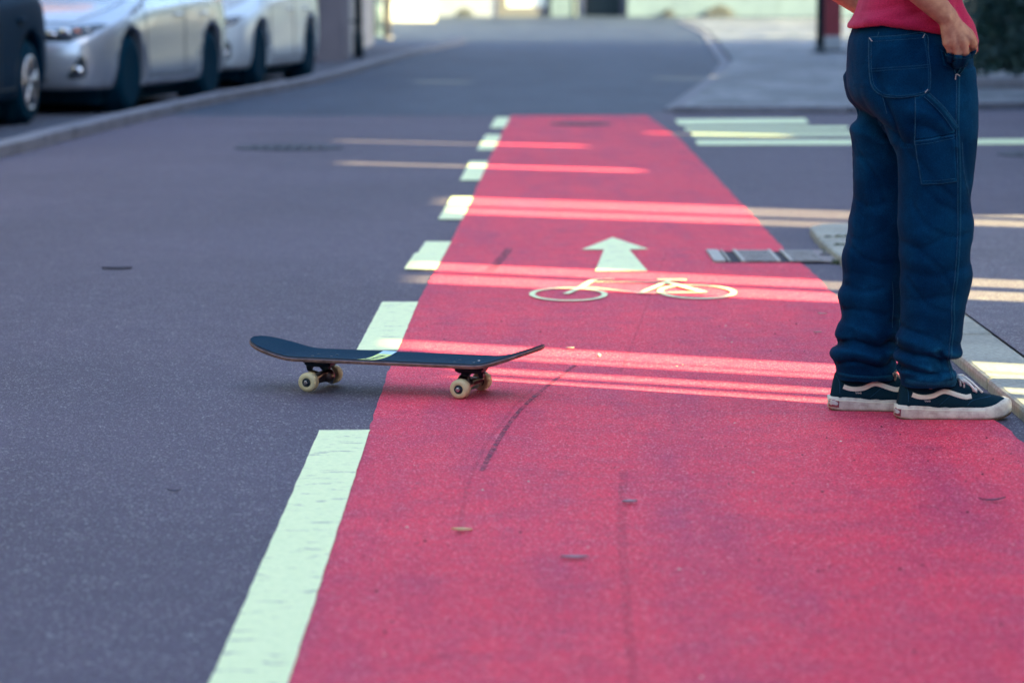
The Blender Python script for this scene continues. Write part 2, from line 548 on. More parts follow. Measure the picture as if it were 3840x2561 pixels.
class MB:
    """collects simple solids into one mesh"""
    def __init__(self):
        self.v, self.f, self.m = [], [], []

    def add(self, vs, fs, mi=0):
        o = len(self.v)
        self.v += [Vector(p) for p in vs]
        self.f += [tuple(i + o for i in f) for f in fs]
        self.m += [mi] * len(fs)
        return self

    def box(self, x0, x1, y0, y1, z0, z1, mi=0):
        vs = [(x, y, z) for z in (z0, z1) for y in (y0, y1) for x in (x0, x1)]
        return self.add(vs, [(0, 2, 3, 1), (4, 5, 7, 6), (0, 1, 5, 4), (2, 6, 7, 3), (0, 4, 6, 2), (1, 3, 7, 5)], mi)

    def prism(self, poly, z0, z1, mi=0):
        n = len(poly)
        vs = [(x, y, z0) for x, y in poly] + [(x, y, z1) for x, y in poly]
        fs = [tuple(range(n - 1, -1, -1)), tuple(range(n, 2 * n))]
        fs += [(i, (i + 1) % n, n + (i + 1) % n, n + i) for i in range(n)]
        return self.add(vs, fs, mi)

    def loft(self, rings, cap=True, mi=0):
        n = len(rings[0])
        vs = [p for r in rings for p in r]
        fs = []
        for k in range(len(rings) - 1):
            for i in range(n):
                j = (i + 1) % n
                fs.append((k * n + i, k * n + j, (k + 1) * n + j, (k + 1) * n + i))
        if cap:
            fs.append(tuple(range(n - 1, -1, -1)))
            fs.append(tuple((len(rings) - 1) * n + i for i in range(n)))
        return self.add(vs, fs, mi)

    def capsule(self, p0, p1, r0, r1, n=14, k=5, flat=1.0, up=None):
        p0, p1 = Vector(p0), Vector(p1)
        d = (p1 - p0)
        L = d.length
        d = d.normalized() if L > 1e-6 else Vector((0, 0, 1))
        a = Vector(up) if up else (Vector((0, 1, 0)) if abs(d.y) < 0.9 else Vector((1, 0, 0)))
        a = (a - d * a.dot(d)).normalized()
        b = d.cross(a)
        rings = []
        for i in range(k + 1):
            t = -math.pi / 2 + (math.pi / 2) * i / k
            r = max(r0 * math.cos(t), r0 * 0.04)
            c = p0 + d * (r0 * math.sin(t))
            rings.append([c + a * (r * flat * math.cos(q)) + b * (r * math.sin(q)) for q in [2 * math.pi * j / n for j in range(n)]])
        for i in range(k + 1):
            t = (math.pi / 2) * i / k
            r = max(r1 * math.cos(t), r1 * 0.04)
            c = p1 + d * (r1 * math.sin(t))
            rings.append([c + a * (r * flat * math.cos(q)) + b * (r * math.sin(q)) for q in [2 * math.pi * j / n for j in range(n)]])
        return self.loft(rings, True, mi=0)

    def ellipsoid(self, c, r, n=16, k=10):
        c = Vector(c)
        rings = []
        for i in range(k + 1):
            t = -math.pi / 2 + math.pi * i / k
            rr = max(math.cos(t), 0.03)
            rings.append([c + Vector((r[0] * rr * math.cos(q), r[1] * rr * math.sin(q), r[2] * math.sin(t))) for q in [2 * math.pi * j / n for j in range(n)]])
        return self.loft(rings)

    def lathe(self, prof, c, axis='x', n=32, mi=0):
        """prof: list of (along, radius)"""
        rings = []
        for a, r in prof:
            ring = []
            for j in range(n):
                q = 2 * math.pi * j / n
                u, v = r * math.cos(q), r * math.sin(q)
                p = {'x': (a, u, v), 'y': (u, a, v), 'z': (u, v, a)}[axis]
                ring.append(Vector(p) + Vector(c))
            rings.append(ring)
        return self.loft(rings, True, mi)

    def tube(self, pts, r, n=8):
        pts = [Vector(p) for p in pts]
        rings = []
        for i, p in enumerate(pts):
            d = (pts[min(i + 1, len(pts) - 1)] - pts[max(i - 1, 0)]).normalized()
            a = Vector((0, 0, 1)) if abs(d.z) < 0.9 else Vector((0, 1, 0))
            a = (a - d * a.dot(d)).normalized()
            b = d.cross(a)
            rings.append([p + a * (r * math.cos(q)) + b * (r * math.sin(q)) for q in [2 * math.pi * j / n for j in range(n)]])
        return self.loft(rings)

    def build(self, name, mat, parent=None, smooth=False):
        return mk(name, self.v, self.f, mat, parent, smooth, self.m if isinstance(mat, (list, tuple)) else None)


def fix_normals(o):
    bm = bmesh.new()
    bm.from_mesh(o.data)
    bmesh.ops.recalc_face_normals(bm, faces=bm.faces)
    bm.to_mesh(o.data)
    bm.free()
    return o


def bevel(o, wdt, seg=2):
    fix_normals(o)
    m = o.modifiers.new('bevel', 'BEVEL')
    m.width = wdt
    m.segments = seg
    m.limit_method = 'ANGLE'
    m.angle_limit = R(35)
    return o


def bake(o):
    """apply the modifiers"""
    bpy.context.view_layer.update()
    dg = bpy.context.evaluated_depsgraph_get()
    me = bpy.data.meshes.new_from_object(o.evaluated_get(dg))
    old = o.data
    o.modifiers.clear()
    o.data = me
    bpy.data.meshes.remove(old)
    return o


def remesh(o, size, smooth_it=2):
    m = o.modifiers.new('remesh', 'REMESH')
    m.mode = 'VOXEL'
    m.voxel_size = size
    m.use_smooth_shade = True
    if smooth_it:
        s = o.modifiers.new('smooth', 'SMOOTH')
        s.factor = 0.5
        s.iterations = smooth_it
    bake(o)
    return o


def bvh_of(o):
    me = o.data
    return BVHTree.FromPolygons([v.co.copy() for v in me.vertices], [tuple(p.vertices) for p in me.polygons])


AX = {'-y': (Vector((0, 1, 0)), lambda a, b: Vector((a, -50, b))),      # seen from -y, coordinates (x, z)
      '+y': (Vector((0, -1, 0)), lambda a, b: Vector((a, 50, b))),
      '+x': (Vector((-1, 0, 0)), lambda a, b: Vector((50, a, b))),      # seen from +x, coordinates (y, z)
      '-x': (Vector((1, 0, 0)), lambda a, b: Vector((-50, a, b))),
      '+z': (Vector((0, 0, -1)), lambda a, b: Vector((a, b, 50)))}


def hit(bvh, side, a, b, off):
    d, org = AX[side]
    loc, nor, i, dist = bvh.ray_cast(org(a, b), d)
    if loc is None:
        return None
    if nor.dot(d) > 0:
        nor = -nor
    return loc + nor * off


def inside(poly, x, y):
    c = False
    n = len(poly)
    for i in range(n):
        x0, y0 = poly[i]
        x1, y1 = poly[(i + 1) % n]
        if (y0 > y) != (y1 > y) and x < (x1 - x0) * (y - y0) / (y1 - y0) + x0:
            c = not c
    return c


def smooth_poly(pts, k=4, closed=False):
    """Catmull-Rom through the points"""
    out = []
    n = len(pts)
    rng = range(n) if closed else range(n - 1)
    for i in rng:
        p = [pts[(i + j) % n] if closed else pts[min(max(i + j, 0), n - 1)] for j in (-1, 0, 1, 2)]
        for s in range(k):
            t = s / k
            out.append(tuple(0.5 * (2 * p[1][d] + (-p[0][d] + p[2][d]) * t + (2 * p[0][d] - 5 * p[1][d] + 4 * p[2][d] - p[3][d]) * t * t + (-p[0][d] + 3 * p[1][d] - 3 * p[2][d] + p[3][d]) * t ** 3) for d in range(len(p[0]))))
    if not closed:
        out.append(tuple(pts[-1]))
    return out


def patch_on(name, bvh, side, poly, off, mat, parent, thick=0.0015, res=14):
    """a thin panel laid on a surface: outline shrunk towards its centre in rings, each point dropped on the surface"""
    span = max(max(p[0] for p in poly) - min(p[0] for p in poly), max(p[1] for p in poly) - min(p[1] for p in poly))
    dense = []
    for i, (x0, y0) in enumerate(poly):
        x1, y1 = poly[(i + 1) % len(poly)]
        k = max(1, int(math.hypot(x1 - x0, y1 - y0) / (span / 14)))
        dense += [(x0 + (x1 - x0) * t / k, y0 + (y1 - y0) * t / k) for t in range(k)]
    poly = dense
    cx = sum(p[0] for p in poly) / len(poly)
    cy = sum(p[1] for p in poly) / len(poly)
    n = len(poly)
    rings = []
    for k in range(res):
        t = 1 - k / res
        ring = []
        for x, y in poly:
            h = hit(bvh, side, cx + (x - cx) * t, cy + (y - cy) * t, off)
            ring.append(h)
        rings.append(ring)
    c = hit(bvh, side, cx, cy, off)
    flat = [p for r in rings for p in r] + [c]
    good = [p for p in flat if p is not None]
    if not good:
        return None
    d = AX[side][0]
    flat2 = []
    for p in flat:
        flat2.append(p if p is not None else good[0])
    base = [p + d * thick for p in rings[0] if True and p is not None]
    fs = []
    ok = [p is not None for p in flat]
    for k in range(res - 1):
        for i in range(n):
            j = (i + 1) % n
            q = (k * n + i, k * n + j, (k + 1) * n + j, (k + 1) * n + i)
            if all(ok[z] for z in q):
                fs.append(q)
    for i in range(n):
        q = ((res - 1) * n + i, (res - 1) * n + (i + 1) % n, res * n)
        if all(ok[z] for z in q):
            fs.append(q)
    # skirt so that the panel has thickness
    o = len(flat2)
    sk = [(p if p is not None else good[0]) + d * (thick + off) for p in rings[0]]
    flat2 += sk
    for i in range(n):
        j = (i + 1) % n
        if ok[i] and ok[j]:
            fs.append((i, o + i, o + j, j))
    ob = mk(name, flat2, fs, mat, parent, True)
    return fix_normals(ob)


def ribbon_on(name, bvh, side, pts, width, off, mat, parent, k=5, maxjump=0.05):
    pts = smooth_poly(pts, k) if k > 1 else pts
    vs, fs = [], []
    prev = None
    last = None
    d = AX[side][0]
    for i, p in enumerate(pts):
        a = pts[max(i - 1, 0)]
        b = pts[min(i + 1, len(pts) - 1)]
        tx, ty = b[0] - a[0], b[1] - a[1]
        L = math.hypot(tx, ty) or 1
        nx, ny = -ty / L * width / 2, tx / L * width / 2
        row = [hit(bvh, side, p[0] + nx * s, p[1] + ny * s, off) for s in (-1, -0.4, 0.4, 1)]
        if any(r is None for r in row):
            prev = None
            continue
        row = [row[0] + d * off * 0.9] + row[1:3] + [row[3] + d * off * 0.9]
        if prev is not None and (row[1] - last).length > maxjump:
            prev = None
        o = len(vs)
        vs += row
        if prev is not None:
            for q in range(3):
                fs.append((prev + q, prev + q + 1, o + q + 1, o + q))
        prev = o
        last = row[1]
    if not fs:
        return None
    return fix_normals(mk(name, vs, fs, mat, parent, True))


def text_mesh(name, txt, size, mat, parent, loc, rot, thick=0.0002, sx=1.0):
    cu = bpy.data.curves.new(name, 'FONT')
    cu.body = txt
    cu.size = size
    cu.extrude = thick
    cu.align_x = 'CENTER'
    cu.align_y = 'CENTER'
    t = bpy.data.objects.new(name + '_curve', cu)
    col.objects.link(t)
    bpy.context.view_layer.update()
    dg = bpy.context.evaluated_depsgraph_get()
    me = bpy.data.meshes.new_from_object(t.evaluated_get(dg))
    bpy.data.objects.remove(t)
    bpy.data.curves.remove(cu)
    me.materials.clear()
    me.materials.append(MATS[mat])
    o = bpy.data.objects.new(name, me)
    col.objects.link(o)
    o.parent = parent
    o.location = loc
    o.rotation_euler = rot
    o.scale = (sx, 1, 1)
    return o


def sheet(name, poly, z, mat, parent=None, kind='structure'):
    o = mk(name, [(x, y, z) for x, y in poly], [tuple(range(len(poly)))], mat, parent)
    fix_normals(o)
    if o.data.polygons[0].normal.z < 0:
        o.data.flip_normals()
    if parent is None and kind:
        o['kind'] = kind
    return o


def lerp_tab(tab, t):
    for (a, b), (c, d) in zip(tab, tab[1:]):
        if t <= c:
            k = (t - a) / (c - a) if c > a else 0
            k = max(0, min(1, k))
            return b + (d - b) * k
    return tab[-1][1]

# ================================================================== SETTING
road = sheet('road', [(-160, -60), (160, -60), (160, 320), (-160, 320)], 0.0, 'asphalt')

old = sheet('old_road', [(-30, 25.05), (-.02, 24.55), (1.11, 25.0), (1.28, 25.3), (30, 27.6), (60, 120), (-60, 120)], 0.002, 'block_paving')

LANE_L = [(-0.36, -3.0), (-0.352, 4.58), (-0.350, 7.23), (-0.348, 8.29), (-0.324, 10.15), (-0.256, 12.61), (-0.201, 15.18), (-0.148, 18.22), (-0.080, 21.40), (-0.012, 24.48)]
LANE_R = [(1.225, -3.0), (1.217, 7.02), (1.19, 8.60), (1.130, 10.25), (1.132, 11.35), (1.115, 12.19), (1.150, 17.10), (1.170, 20.92), (1.100, 24.97)]


def edge_x(tab, y):
    return lerp_tab([(b, a) for a, b in tab], y)


def wobble(pts, amp, step, seed):
    """hand-laid edges are never dead straight"""
    out = []
    for (x0, y0), (x1, y1) in zip(pts, pts[1:]):
        n = max(1, int(math.hypot(x1 - x0, y1 - y0) / step))
        for i in range(n):
            t = i / n
            x, y = x0 + (x1 - x0) * t, y0 + (y1 - y0) * t
            out.append((x + amp * noise.noise((seed, y * 9.0, 0.3)) + amp * 0.7 * noise.noise((seed + 5, y * 45.0, 0.7)), y))
    out.append(pts[-1])
    return out


# two slabs of coating as long strips so that the wavering edge triangulates cleanly
lv, lf = [], []
ys = [-3.0 + i * 0.04 for i in range(int(27.6 / 0.04))]
for y in ys:
    a = edge_x(LANE_L, y) + 0.004 * noise.noise((1, y * 9, 0.3)) + 0.003 * noise.noise((3, y * 45, 0.7))
    b = edge_x(LANE_R, y) + 0.006 * noise.noise((6, y * 7, 0.3)) + 0.004 * noise.noise((8, y * 40, 0.7))
    lv += [(a, y, 0.004), (b, y, 0.004)]
for i in range(len(ys) - 1):
    lf.append((2 * i, 2 * i + 1, 2 * i + 3, 2 * i + 2))
bike_lane = mk('bike_lane', lv, lf, 'red_coating')
bike_lane['kind'] = 'structure'

# dashes along the left edge of the lane
for y0, y1 in [(3.9, 7.214), (8.80, 10.154), (11.319, 12.544), (13.726, 15.182), (16.455, 18.222), (19.455, 21.403), (22.428, 24.164)]:
    n = max(6, int((y1 - y0) / 0.05))
    vs, fs = [], []
    for i in range(n + 1):
        y = y0 + (y1 - y0) * i / n
        xr = edge_x(LANE_L, y)
        wdt = 0.120 if y < 12 else 0.108
        a = xr - wdt + 0.0022 * noise.noise((11, y * 37, 0.2)) + 0.001 * noise.noise((14, y * 5, 0.2)) + 0.005 * max(0, noise.noise((17, y * 19, 0.9)) - 0.35)
        vs += [(a, y + 0.01 * noise.noise((20, i, 0.4)) * (i in (0, n)), 0.0065), (xr + 0.003 + 0.002 * noise.noise((12, y * 30, 0.2)), y, 0.0065)]
    for i in range(n):
        fs.append((2 * i, 2 * i + 1, 2 * i + 3, 2 * i + 2))
    mk('lane_dash', vs, fs, 'road_paint', road)

# arrow and bicycle symbol painted on the lane
ZP = 0.0085
sheet('arrow_marking', [(0.430, 12.731), (0.284, 12.139), (0.375, 12.139), (0.314, 11.233), (0.512, 11.233), (0.478, 12.139), (0.558, 12.165)], ZP, 'road_paint', bike_lane)


def flat_ribbon(mb, pts, wdt, z, k=4):
    pts = smooth_poly(pts, k)
    vs, fs = [], []
    for i, p in enumerate(pts):
        a, b = pts[max(i - 1, 0)], pts[min(i + 1, len(pts) - 1)]
        tx, ty = b[0] - a[0], b[1] - a[1]
        L = math.hypot(tx, ty) or 1
        ww = wdt(i / (len(pts) - 1)) if callable(wdt) else wdt
        vs += [(p[0] - ty / L * ww / 2, p[1] + tx / L * ww / 2, z), (p[0] + ty / L * ww / 2, p[1] - tx / L * ww / 2, z)]
    for i in range(len(pts) - 1):
        fs.append((2 * i, 2 * i + 1, 2 * i + 3, 2 * i + 2))
    mb.add(vs, fs)


bk = empty('bicycle_marking', (0, 0, 0))
bk.parent = bike_lane
for cx, cy, rx, ry in ((0.197, 10.39, 0.127, 0.212), (0.652, 10.475, 0.129, 0.228)):
    m = MB()
    nn = 48
    vs, fs = [], []
    for i in range(nn + 1):
        q = 2 * math.pi * i / nn
        for s in (-1, 1):
            vs.append((cx + (rx + s * 0.0105) * math.cos(q), cy + (ry + s * 0.016) * math.sin(q), ZP))
    for i in range(nn):
        fs.append((2 * i, 2 * i + 1, 2 * i + 3, 2 * i + 2))
    m.add(vs, fs)
    m.build('painted_wheel', 'road_paint', bk)
m = MB()
for l, wd, dz in (([(0.188, 10.393), (0.218, 10.507), (0.249, 10.633), (0.289, 10.843), (0.317, 10.913), (0.375, 10.919)], 0.030, 0),
              ([(0.300, 10.815), (0.404, 10.815), (0.536, 10.803)], 0.022, .0006), ([(0.532, 10.89), (0.639, 10.884)], 0.05, .0012),
              ([(0.575, 10.86), (0.524, 10.672), (0.453, 10.426)], 0.026, .0018), ([(0.249, 10.633), (0.348, 10.534), (0.445, 10.426)], 0.02, .0024),
              ([(0.436, 10.415), (0.557, 10.426), (0.669, 10.442)], 0.03, .0030), ([(0.564, 10.792), (0.618, 10.617), (0.675, 10.442)], 0.036, .0036)):
    flat_ribbon(m, l, wd * .8, ZP + 0.0006 + dz * 0.4)
m.build('painted_frame', 'road_paint', bk)

# worn zebra bars and edge line in the side street
for x0, x1, x2, x3, ya, yb in ((1.30, 2.35, 2.30, 1.28, 23.85, 22.95), (1.30, 2.55, 2.50, 1.28, 22.55, 22.05), (1.30, 2.85, 2.80, 1.28, 21.72, 21.20), (1.27, 4.9, 4.9, 1.25, 20.72, 20.10)):
    sheet('crossing_bar', [(x0, ya), (x1, ya + 0.16), (x2, yb + 0.2), (x3, yb)], 0.0045, 'road_paint', road)

# tyre marks on the coating
m = MB()
flat_ribbon(m, [(0.180, 8.456), (0.093, 7.996), (0.032, 7.632), (-0.009, 7.299), (-0.041, 6.952), (-0.058, 6.732), (-0.067, 6.60)], 0.012, 0.0062)
m.build('tyre_mark', 'skid_rubber', bike_lane)
m = MB()
flat_ribbon(m, [(0.070, 8.051), (0.010, 7.632), (-0.035, 7.232), (-0.062, 6.973), (-0.080, 6.693), (-0.094, 6.453), (-0.102, 6.13), (-0.105, 5.8)], 0.010, 0.0068)
m.build('tyre_mark', 'skid_faint', bike_lane)
m = MB()
flat_ribbon(m, [(-0.010, 12.20), (-0.044, 11.75), (-0.082, 11.25)], 0.035, 0.0062)
m.build('tyre_mark', 'skid_rubber', bike_lane)
m = MB()
flat_ribbon(m, [(0.62, 12.0), (0.473, 10.252), (0.397, 9.344), (0.304, 8.291)], 0.008, 0.0074)
m.build('tyre_mark', 'skid_faint', bike_lane)
m = MB()
flat_ribbon(m, [(0.25, 6.6), (0.221, 5.933), (0.21, 5.526), (0.199, 5.061), (0.191, 4.583), (0.18, 3.9)], 0.018, 0.0074)
m.build('tyre_mark', 'skid_faint', bike_lane)

# ---- left kerb, one stone per metre, and the parking strip behind it
KL = [(-4.6, -6), (-4.0, 6), (-3.56, 13), (-3.186, 18.58), (-2.988, 22.16), (-2.649, 26.94), (-2.031, 32.82), (-1.456, 44.46), (-0.827, 54.0)]
KLx = [(b, a) for a, b in smooth_poly(KL, 8)]
park = sheet('parking_strip', [(lerp_tab(KLx, y) - 0.10, y) for y in [-6 + i * 2 for i in range(31)]] + [(-40, 54), (-40, -6)], 0.004, 'asphalt_parking')
kl = empty('kerb')
kl['kind'] = 'structure'
y = -6.0
while y < 53.5:
    ln = 1.0 + random.uniform(-0.03, 0.03)
    x0, x1 = lerp_tab(KLx, y + 0.006), lerp_tab(KLx, y + ln - 0.006)
    dz = random.uniform(-0.004, 0.004)
    m = MB()
    p = [(x0, y + 0.006), (x1, y + ln - 0.006), (x1 - 0.16, y + ln - 0.006), (x0 - 0.16, y + 0.006)]
    m.prism(p, -0.05, 0.085 + dz)
    o = bevel(m.build('kerb_stone', 'kerb_grey', kl), 0.012)
    y += ln

# ---- right pavement with lowered kerb
pv = sheet('pavement', [(1.46, -6), (1.46, 11.0), (1.62, 11.6), (1.66, 13.1), (2.0, 13.6), (30, 15.5), (30, -6)], 0.034, 'asphalt_pavement')
kr = empty('kerb')
kr['kind'] = 'structure'
ys = [-4.03 + i for i in range(15)]
for y in ys:
    m = MB()
    xa = 1.278 + 0.004 * noise.noise((y, 2.2, 0))
    m.prism([(xa, y + 0.006), (1.458, y + 0.006), (1.458, y + 0.994), (xa, y + 0.994)], -0.05, 0.036 + random.uniform(-0.002, 0.002))
    bevel(m.build('kerb_stone', 'kerb_stone', kr), 0.012)
for p in ([(1.282, 10.98), (1.61, 10.98), (1.62, 12.02), (1.268, 12.02)], [(1.268, 12.06), (1.62, 12.06), (1.64, 12.42), (1.275, 12.40)], [(1.276, 12.47), (1.645, 12.49), (1.66, 13.10), (1.52, 13.16), (1.36, 13.10), (1.295, 12.95)]):
    m = MB()
    m.prism(p, -0.05, 0.037)
    bevel(m.build('kerb_stone', 'kerb_stone', kr), 0.012)
m = MB()
for k in range(26):
    x, y = random.uniform(1.29, 1.62), random.choice((12.04, 12.44))
    m.ellipsoid((x, y + random.uniform(-.008, .008), 0.034), (random.uniform(.008, .02), 0.008, random.uniform(.004, .011)), 6, 4)
for k in range(16):
    m.ellipsoid((1.262 + random.uniform(-.01, .006), random.uniform(11.55, 12.15), 0.002), (0.014, random.uniform(.02, .05), random.uniform(.006, .016)), 6, 4)
tag(m.build('moss', 'moss', None, True), 'green moss in the joints of the light kerb slabs by the drain', 'moss', kind='stuff')

# ---- cobbled corner across the side street
EDGE = [(1.281, 25.35), (2.268, 34.32), (2.779, 39.97), (4.042, 64.1), (4.6, 84)]
corner = sheet('cobbled_pavement', [(a + .16, b) for a, b in EDGE] + [(40, 84), (40, 27.5), (4.45, 26.2), (2.816, 25.15), (1.5, 25.12)], 0.055, 'setts')
kc = empty('kerb')
kc['kind'] = 'structure'
line = [(40, 27.3), (20, 26.7), (4.45, 26.0), (2.816, 24.97), (1.34, 24.95)]
for a, b in zip(line, line[1:]):
    n = max(1, round(math.hypot(b[0] - a[0], b[1] - a[1]) / 1.0))
    if a[0] > 12:
        n = max(1, n // 4)
    for i in range(n):
        t0, t1 = (i + 0.006) / n, (i + 0.994) / n
        p0 = Vector((a[0] + (b[0] - a[0]) * t0, a[1] + (b[1] - a[1]) * t0))
        p1 = Vector((a[0] + (b[0] - a[0]) * t1, a[1] + (b[1] - a[1]) * t1))
        m = MB()
        m.prism([tuple(p0), (p0.x, p0.y + .17), (p1.x, p1.y + .17), tuple(p1)], -0.05, 0.062)
        bevel(m.build('kerb_stone', 'kerb_grey', kc), 0.012)
for a, b in zip(EDGE, EDGE[1:]):
    n = max(1, round(math.hypot(b[0] - a[0], b[1] - a[1]) / 1.0))
    for i in range(n):
        t0, t1 = (i + 0.006) / n, (i + 0.994) / n
        p0 = (a[0] + (b[0] - a[0]) * t0, a[1] + (b[1] - a[1]) * t0)
        p1 = (a[0] + (b[0] - a[0]) * t1, a[1] + (b[1] - a[1]) * t1)
        m = MB()
        m.prism([p0, p1, (p1[0] + .15, p1[1]), (p0[0] + .15, p0[1])], -0.05, 0.03)
        bevel(m.build('kerb_stone', 'kerb_grey', kc), 0.012)


# ---- buildings
def windows(root, side, fixed, spans, zs, wd=1.0, ht=1.3, mat='car_glass'):
    """recess-free windows: frame, panes and sill set on a wall"""
    for s in spans:
        for z in zs:
            f, g, sl = MB(), MB(), MB()
            q = 0.05
            if side in ('-y',):
                f.box(s - wd / 2 - q, s + wd / 2 + q, fixed - 0.05, fixed + 0.02, z - q, z + ht + q)
                g.box(s - wd / 2, s - 0.03, fixed - 0.058, fixed - 0.045, z, z + ht)
                g.box(s + 0.03, s + wd / 2, fixed - 0.058, fixed - 0.045, z, z + ht)
                sl.box(s - wd / 2 - .12, s + wd / 2 + .12, fixed - 0.16, fixed - 0.051, z - .12, z - q - .004)
            else:
                k = 1 if side == '+x' else -1
                a, b = sorted((fixed + k * 0.05, fixed - k * 0.02))
                f.box(a, b, s - wd / 2 - q, s + wd / 2 + q, z - q, z + ht + q)
                a, b = sorted((fixed + k * 0.058, fixed + k * 0.045))
                g.box(a, b, s - wd / 2, s - 0.03, z, z + ht)
                g.box(a, b, s + 0.03, s + wd / 2, z, z + ht)
                a, b = sorted((fixed + k * 0.16, fixed + k * 0.051))
                sl.box(a, b, s - wd / 2 - .12, s + wd / 2 + .12, z - .12, z - q - .004)
            fr = f.build('window', 'pane_white', root)
            g.build('pane', mat, fr)
            sl.build('sill', 'kerb_stone', fr)


def roof(root, x0, x1, y0, y1, z, h, axis='y', over=0.4):
    m = MB()
    if axis == 'y':
        xm = (x0 + x1) / 2
        m.add([(x0 - over, y0 - over, z), (x1 + over, y0 - over, z), (xm, y0 - over, z + h), (x0 - over, y1 + over, z), (x1 + over, y1 + over, z), (xm, y1 + over, z + h)],
              [(0, 1, 2), (3, 5, 4), (0, 2, 5, 3), (1, 4, 5, 2), (0, 3, 4, 1)])
    else:
        ym = (y0 + y1) / 2
        m.add([(x0 - over, y0 - over, z), (x0 - over, y1 + over, z), (x0 - over, ym, z + h), (x1 + over, y0 - over, z), (x1 + over, y1 + over, z), (x1 + over, ym, z + h)],
              [(0, 2, 1), (3, 4, 5), (0, 3, 5, 2), (1, 2, 5, 4), (0, 1, 4, 3)])
    return fix_normals(m.build('roof', 'roof_tile', root))


# house on the left where the road narrows
h = tag(empty('house'), 'pale plastered house with brownish corner pillar behind the parked cars', 'house')
m = MB(); m.box(-13, -2.95, 41.9, 52.4, 0, 6.5); m.build('wall', 'plaster_blue_and_shade', h)
m = MB(); m.box(-2.948, -2.30, 41.0, 42.6, 0, 6.5); m.build('corner_pillar', 'plaster_tan', h)
m = MB(); m.box(-2.948, -2.42, 42.7, 52.4, 0, 6.5); m.build('side_wall', 'plaster_grey', h)
m = MB(); m.box(-13, -2.96, 41.86, 41.897, 0, 0.35); m.build('plinth', 'plaster_grey', h)
windows(h, '-y', 41.9, [-4.6, -7.4, -10.2], [1.3, 4.0])
windows(h, '+x', -2.42, [46, 50], [1.3, 4.0])
m = MB(); m.box(-2.80, -2.66, 40.93, 40.997, 0.5, 2.4); m.build('niche', 'door_dark', h)
roof(h, -13, -2.3, 41, 52.4, 6.5, 3.0)
p = tag(empty('downpipe', (-2.22, 43.4, 0)), 'dark downpipe standing against the pale house corner', 'downpipe')
m = MB(); m.lathe([(0.02, .055), (6.4, .055)], (0, 0, 0), 'z', 14); m.build('pipe', 'post_dark', p, True)
for z in (0.5, 2.2, 4.2):
    m = MB(); m.lathe([(z, .066), (z + .05, .066)], (0, 0, 0), 'z', 14); m.box(-.20, -.05, -.02, .02, z + .01, z + .04); m.build('bracket', 'post_dark', p)
m = MB(); m.lathe([(0, .075), (.35, .075), (.38, .06)], (0, 0, 0), 'z', 14); m.build('boot', 'post_dark', p, True)

# unseen terrace added behind the parked cars to cut side light
h = tag(empty('terrace'), 'unseen long grey terrace added left behind the parking strip to cut side light', 'building')
m = MB(); m.box(-24, -11, -20, 40, 0, 10.5); m.build('wall', 'plaster_slate', h)
windows(h, '+x', -11, [-14 + 4 * i for i in range(13)], [1.1, 4.2, 7.3], 1.2, 1.5)
roof(h, -24, -11, -20, 40, 10.5, 3.2)

# unseen house added behind the viewpoint to block low sky light
h = tag(empty('house'), 'unseen grey plastered house added behind the viewpoint to block low sky', 'house')
m = MB(); m.box(-16, 7.5, -26, -15, 0, 7.5); m.build('wall', 'plaster_grey', h)
for s in range(-13, 7, 4):
    for z in (1.2, 4.3):
        f_, g_ = MB(), MB()
        f_.box(s - .6, s + .6, -15.02, -14.95, z, z + 1.5); fr = f_.build('window', 'pane_white', h)
        g_.box(s - .54, s - .03, -14.948, -14.942, z + .06, z + 1.44); g_.box(s + .03, s + .54, -14.948, -14.942, z + .06, z + 1.44); g_.build('pane', 'car_glass', fr)
roof(h, -16, 7.5, -26, -15, 7.5, 3.0, 'x')

# far row across the end of the street
h = tag(empty('far_building'), 'long mint white building closing the far end of the street', 'building')
m = MB(); m.box(-16, -0.50, 96.0, 106, 0, 6.5); m.build('wall', 'plaster_blue_and_shade', h)  # bluish shade on this wall is put into its plaster colour
m = MB(); m.box(1.24, 2.00, 96.02, 106, 0, 6.5); m.build('wall', 'plaster_white_shade_tone', h)
m = MB(); m.box(2.0, 2.30, 96.3, 106, 0, 6.5); m.build('wall', 'plaster_blue_and_shade', h)
m = MB(); m.box(3.66, 22, 95.2, 106, 0, 6.5); m.build('wall', 'plaster_white_shade_tone', h)
m = MB(); m.box(-0.50, 1.24, 96.4, 106, 2.5, 6.5); m.box(2.3, 3.66, 96.1, 106, 2.3, 6.5); m.build('wall', 'plaster_white_shade_tone', h)
m = MB(); m.box(-0.48, 1.22, 96.2, 96.5, 0.0, 0.30); m.box(-0.48, -0.15, 96.2, 96.5, 0.302, 2.49); m.box(1.10, 1.22, 96.2, 96.5, 0.302, 2.49); m.build('garage_frame', 'frame_dark', h)
m = MB(); m.box(-0.148, 1.098, 96.3, 96.4, 0.31, 2.45); m.build('garage_panel', 'pane_white', h)
m = MB(); m.box(2.32, 3.64, 96.6, 96.7, 0.0, 2.28); m.build('door', 'door_dark', h)
m = MB(); m.box(3.48, 3.655, 95.9, 96.55, 0.0, 2.28); m.build('door_jamb', 'plaster_tan', h)
windows(h, '-y', 95.2, [6.2, 9.2, 12.2, 15.2], [1.2, 4.0])
windows(h, '-y', 96.0, [-3.2, -6.4, -9.6], [1.2, 4.0])
roof(h, -16, 22, 95.2, 106, 6.5, 3.2, 'x')
p = tag(empty('bollard', (1.96, 94.9, 0)), 'dark upright post in front of the far building beside its dark door', 'post')
m = MB(); m.lathe([(0, .11), (0.06, .11), (.07, .10), (2.3, .10), (2.34, .06)], (0, 0, 0), 'z', 16); m.build('shaft', 'post_dark', p, True)
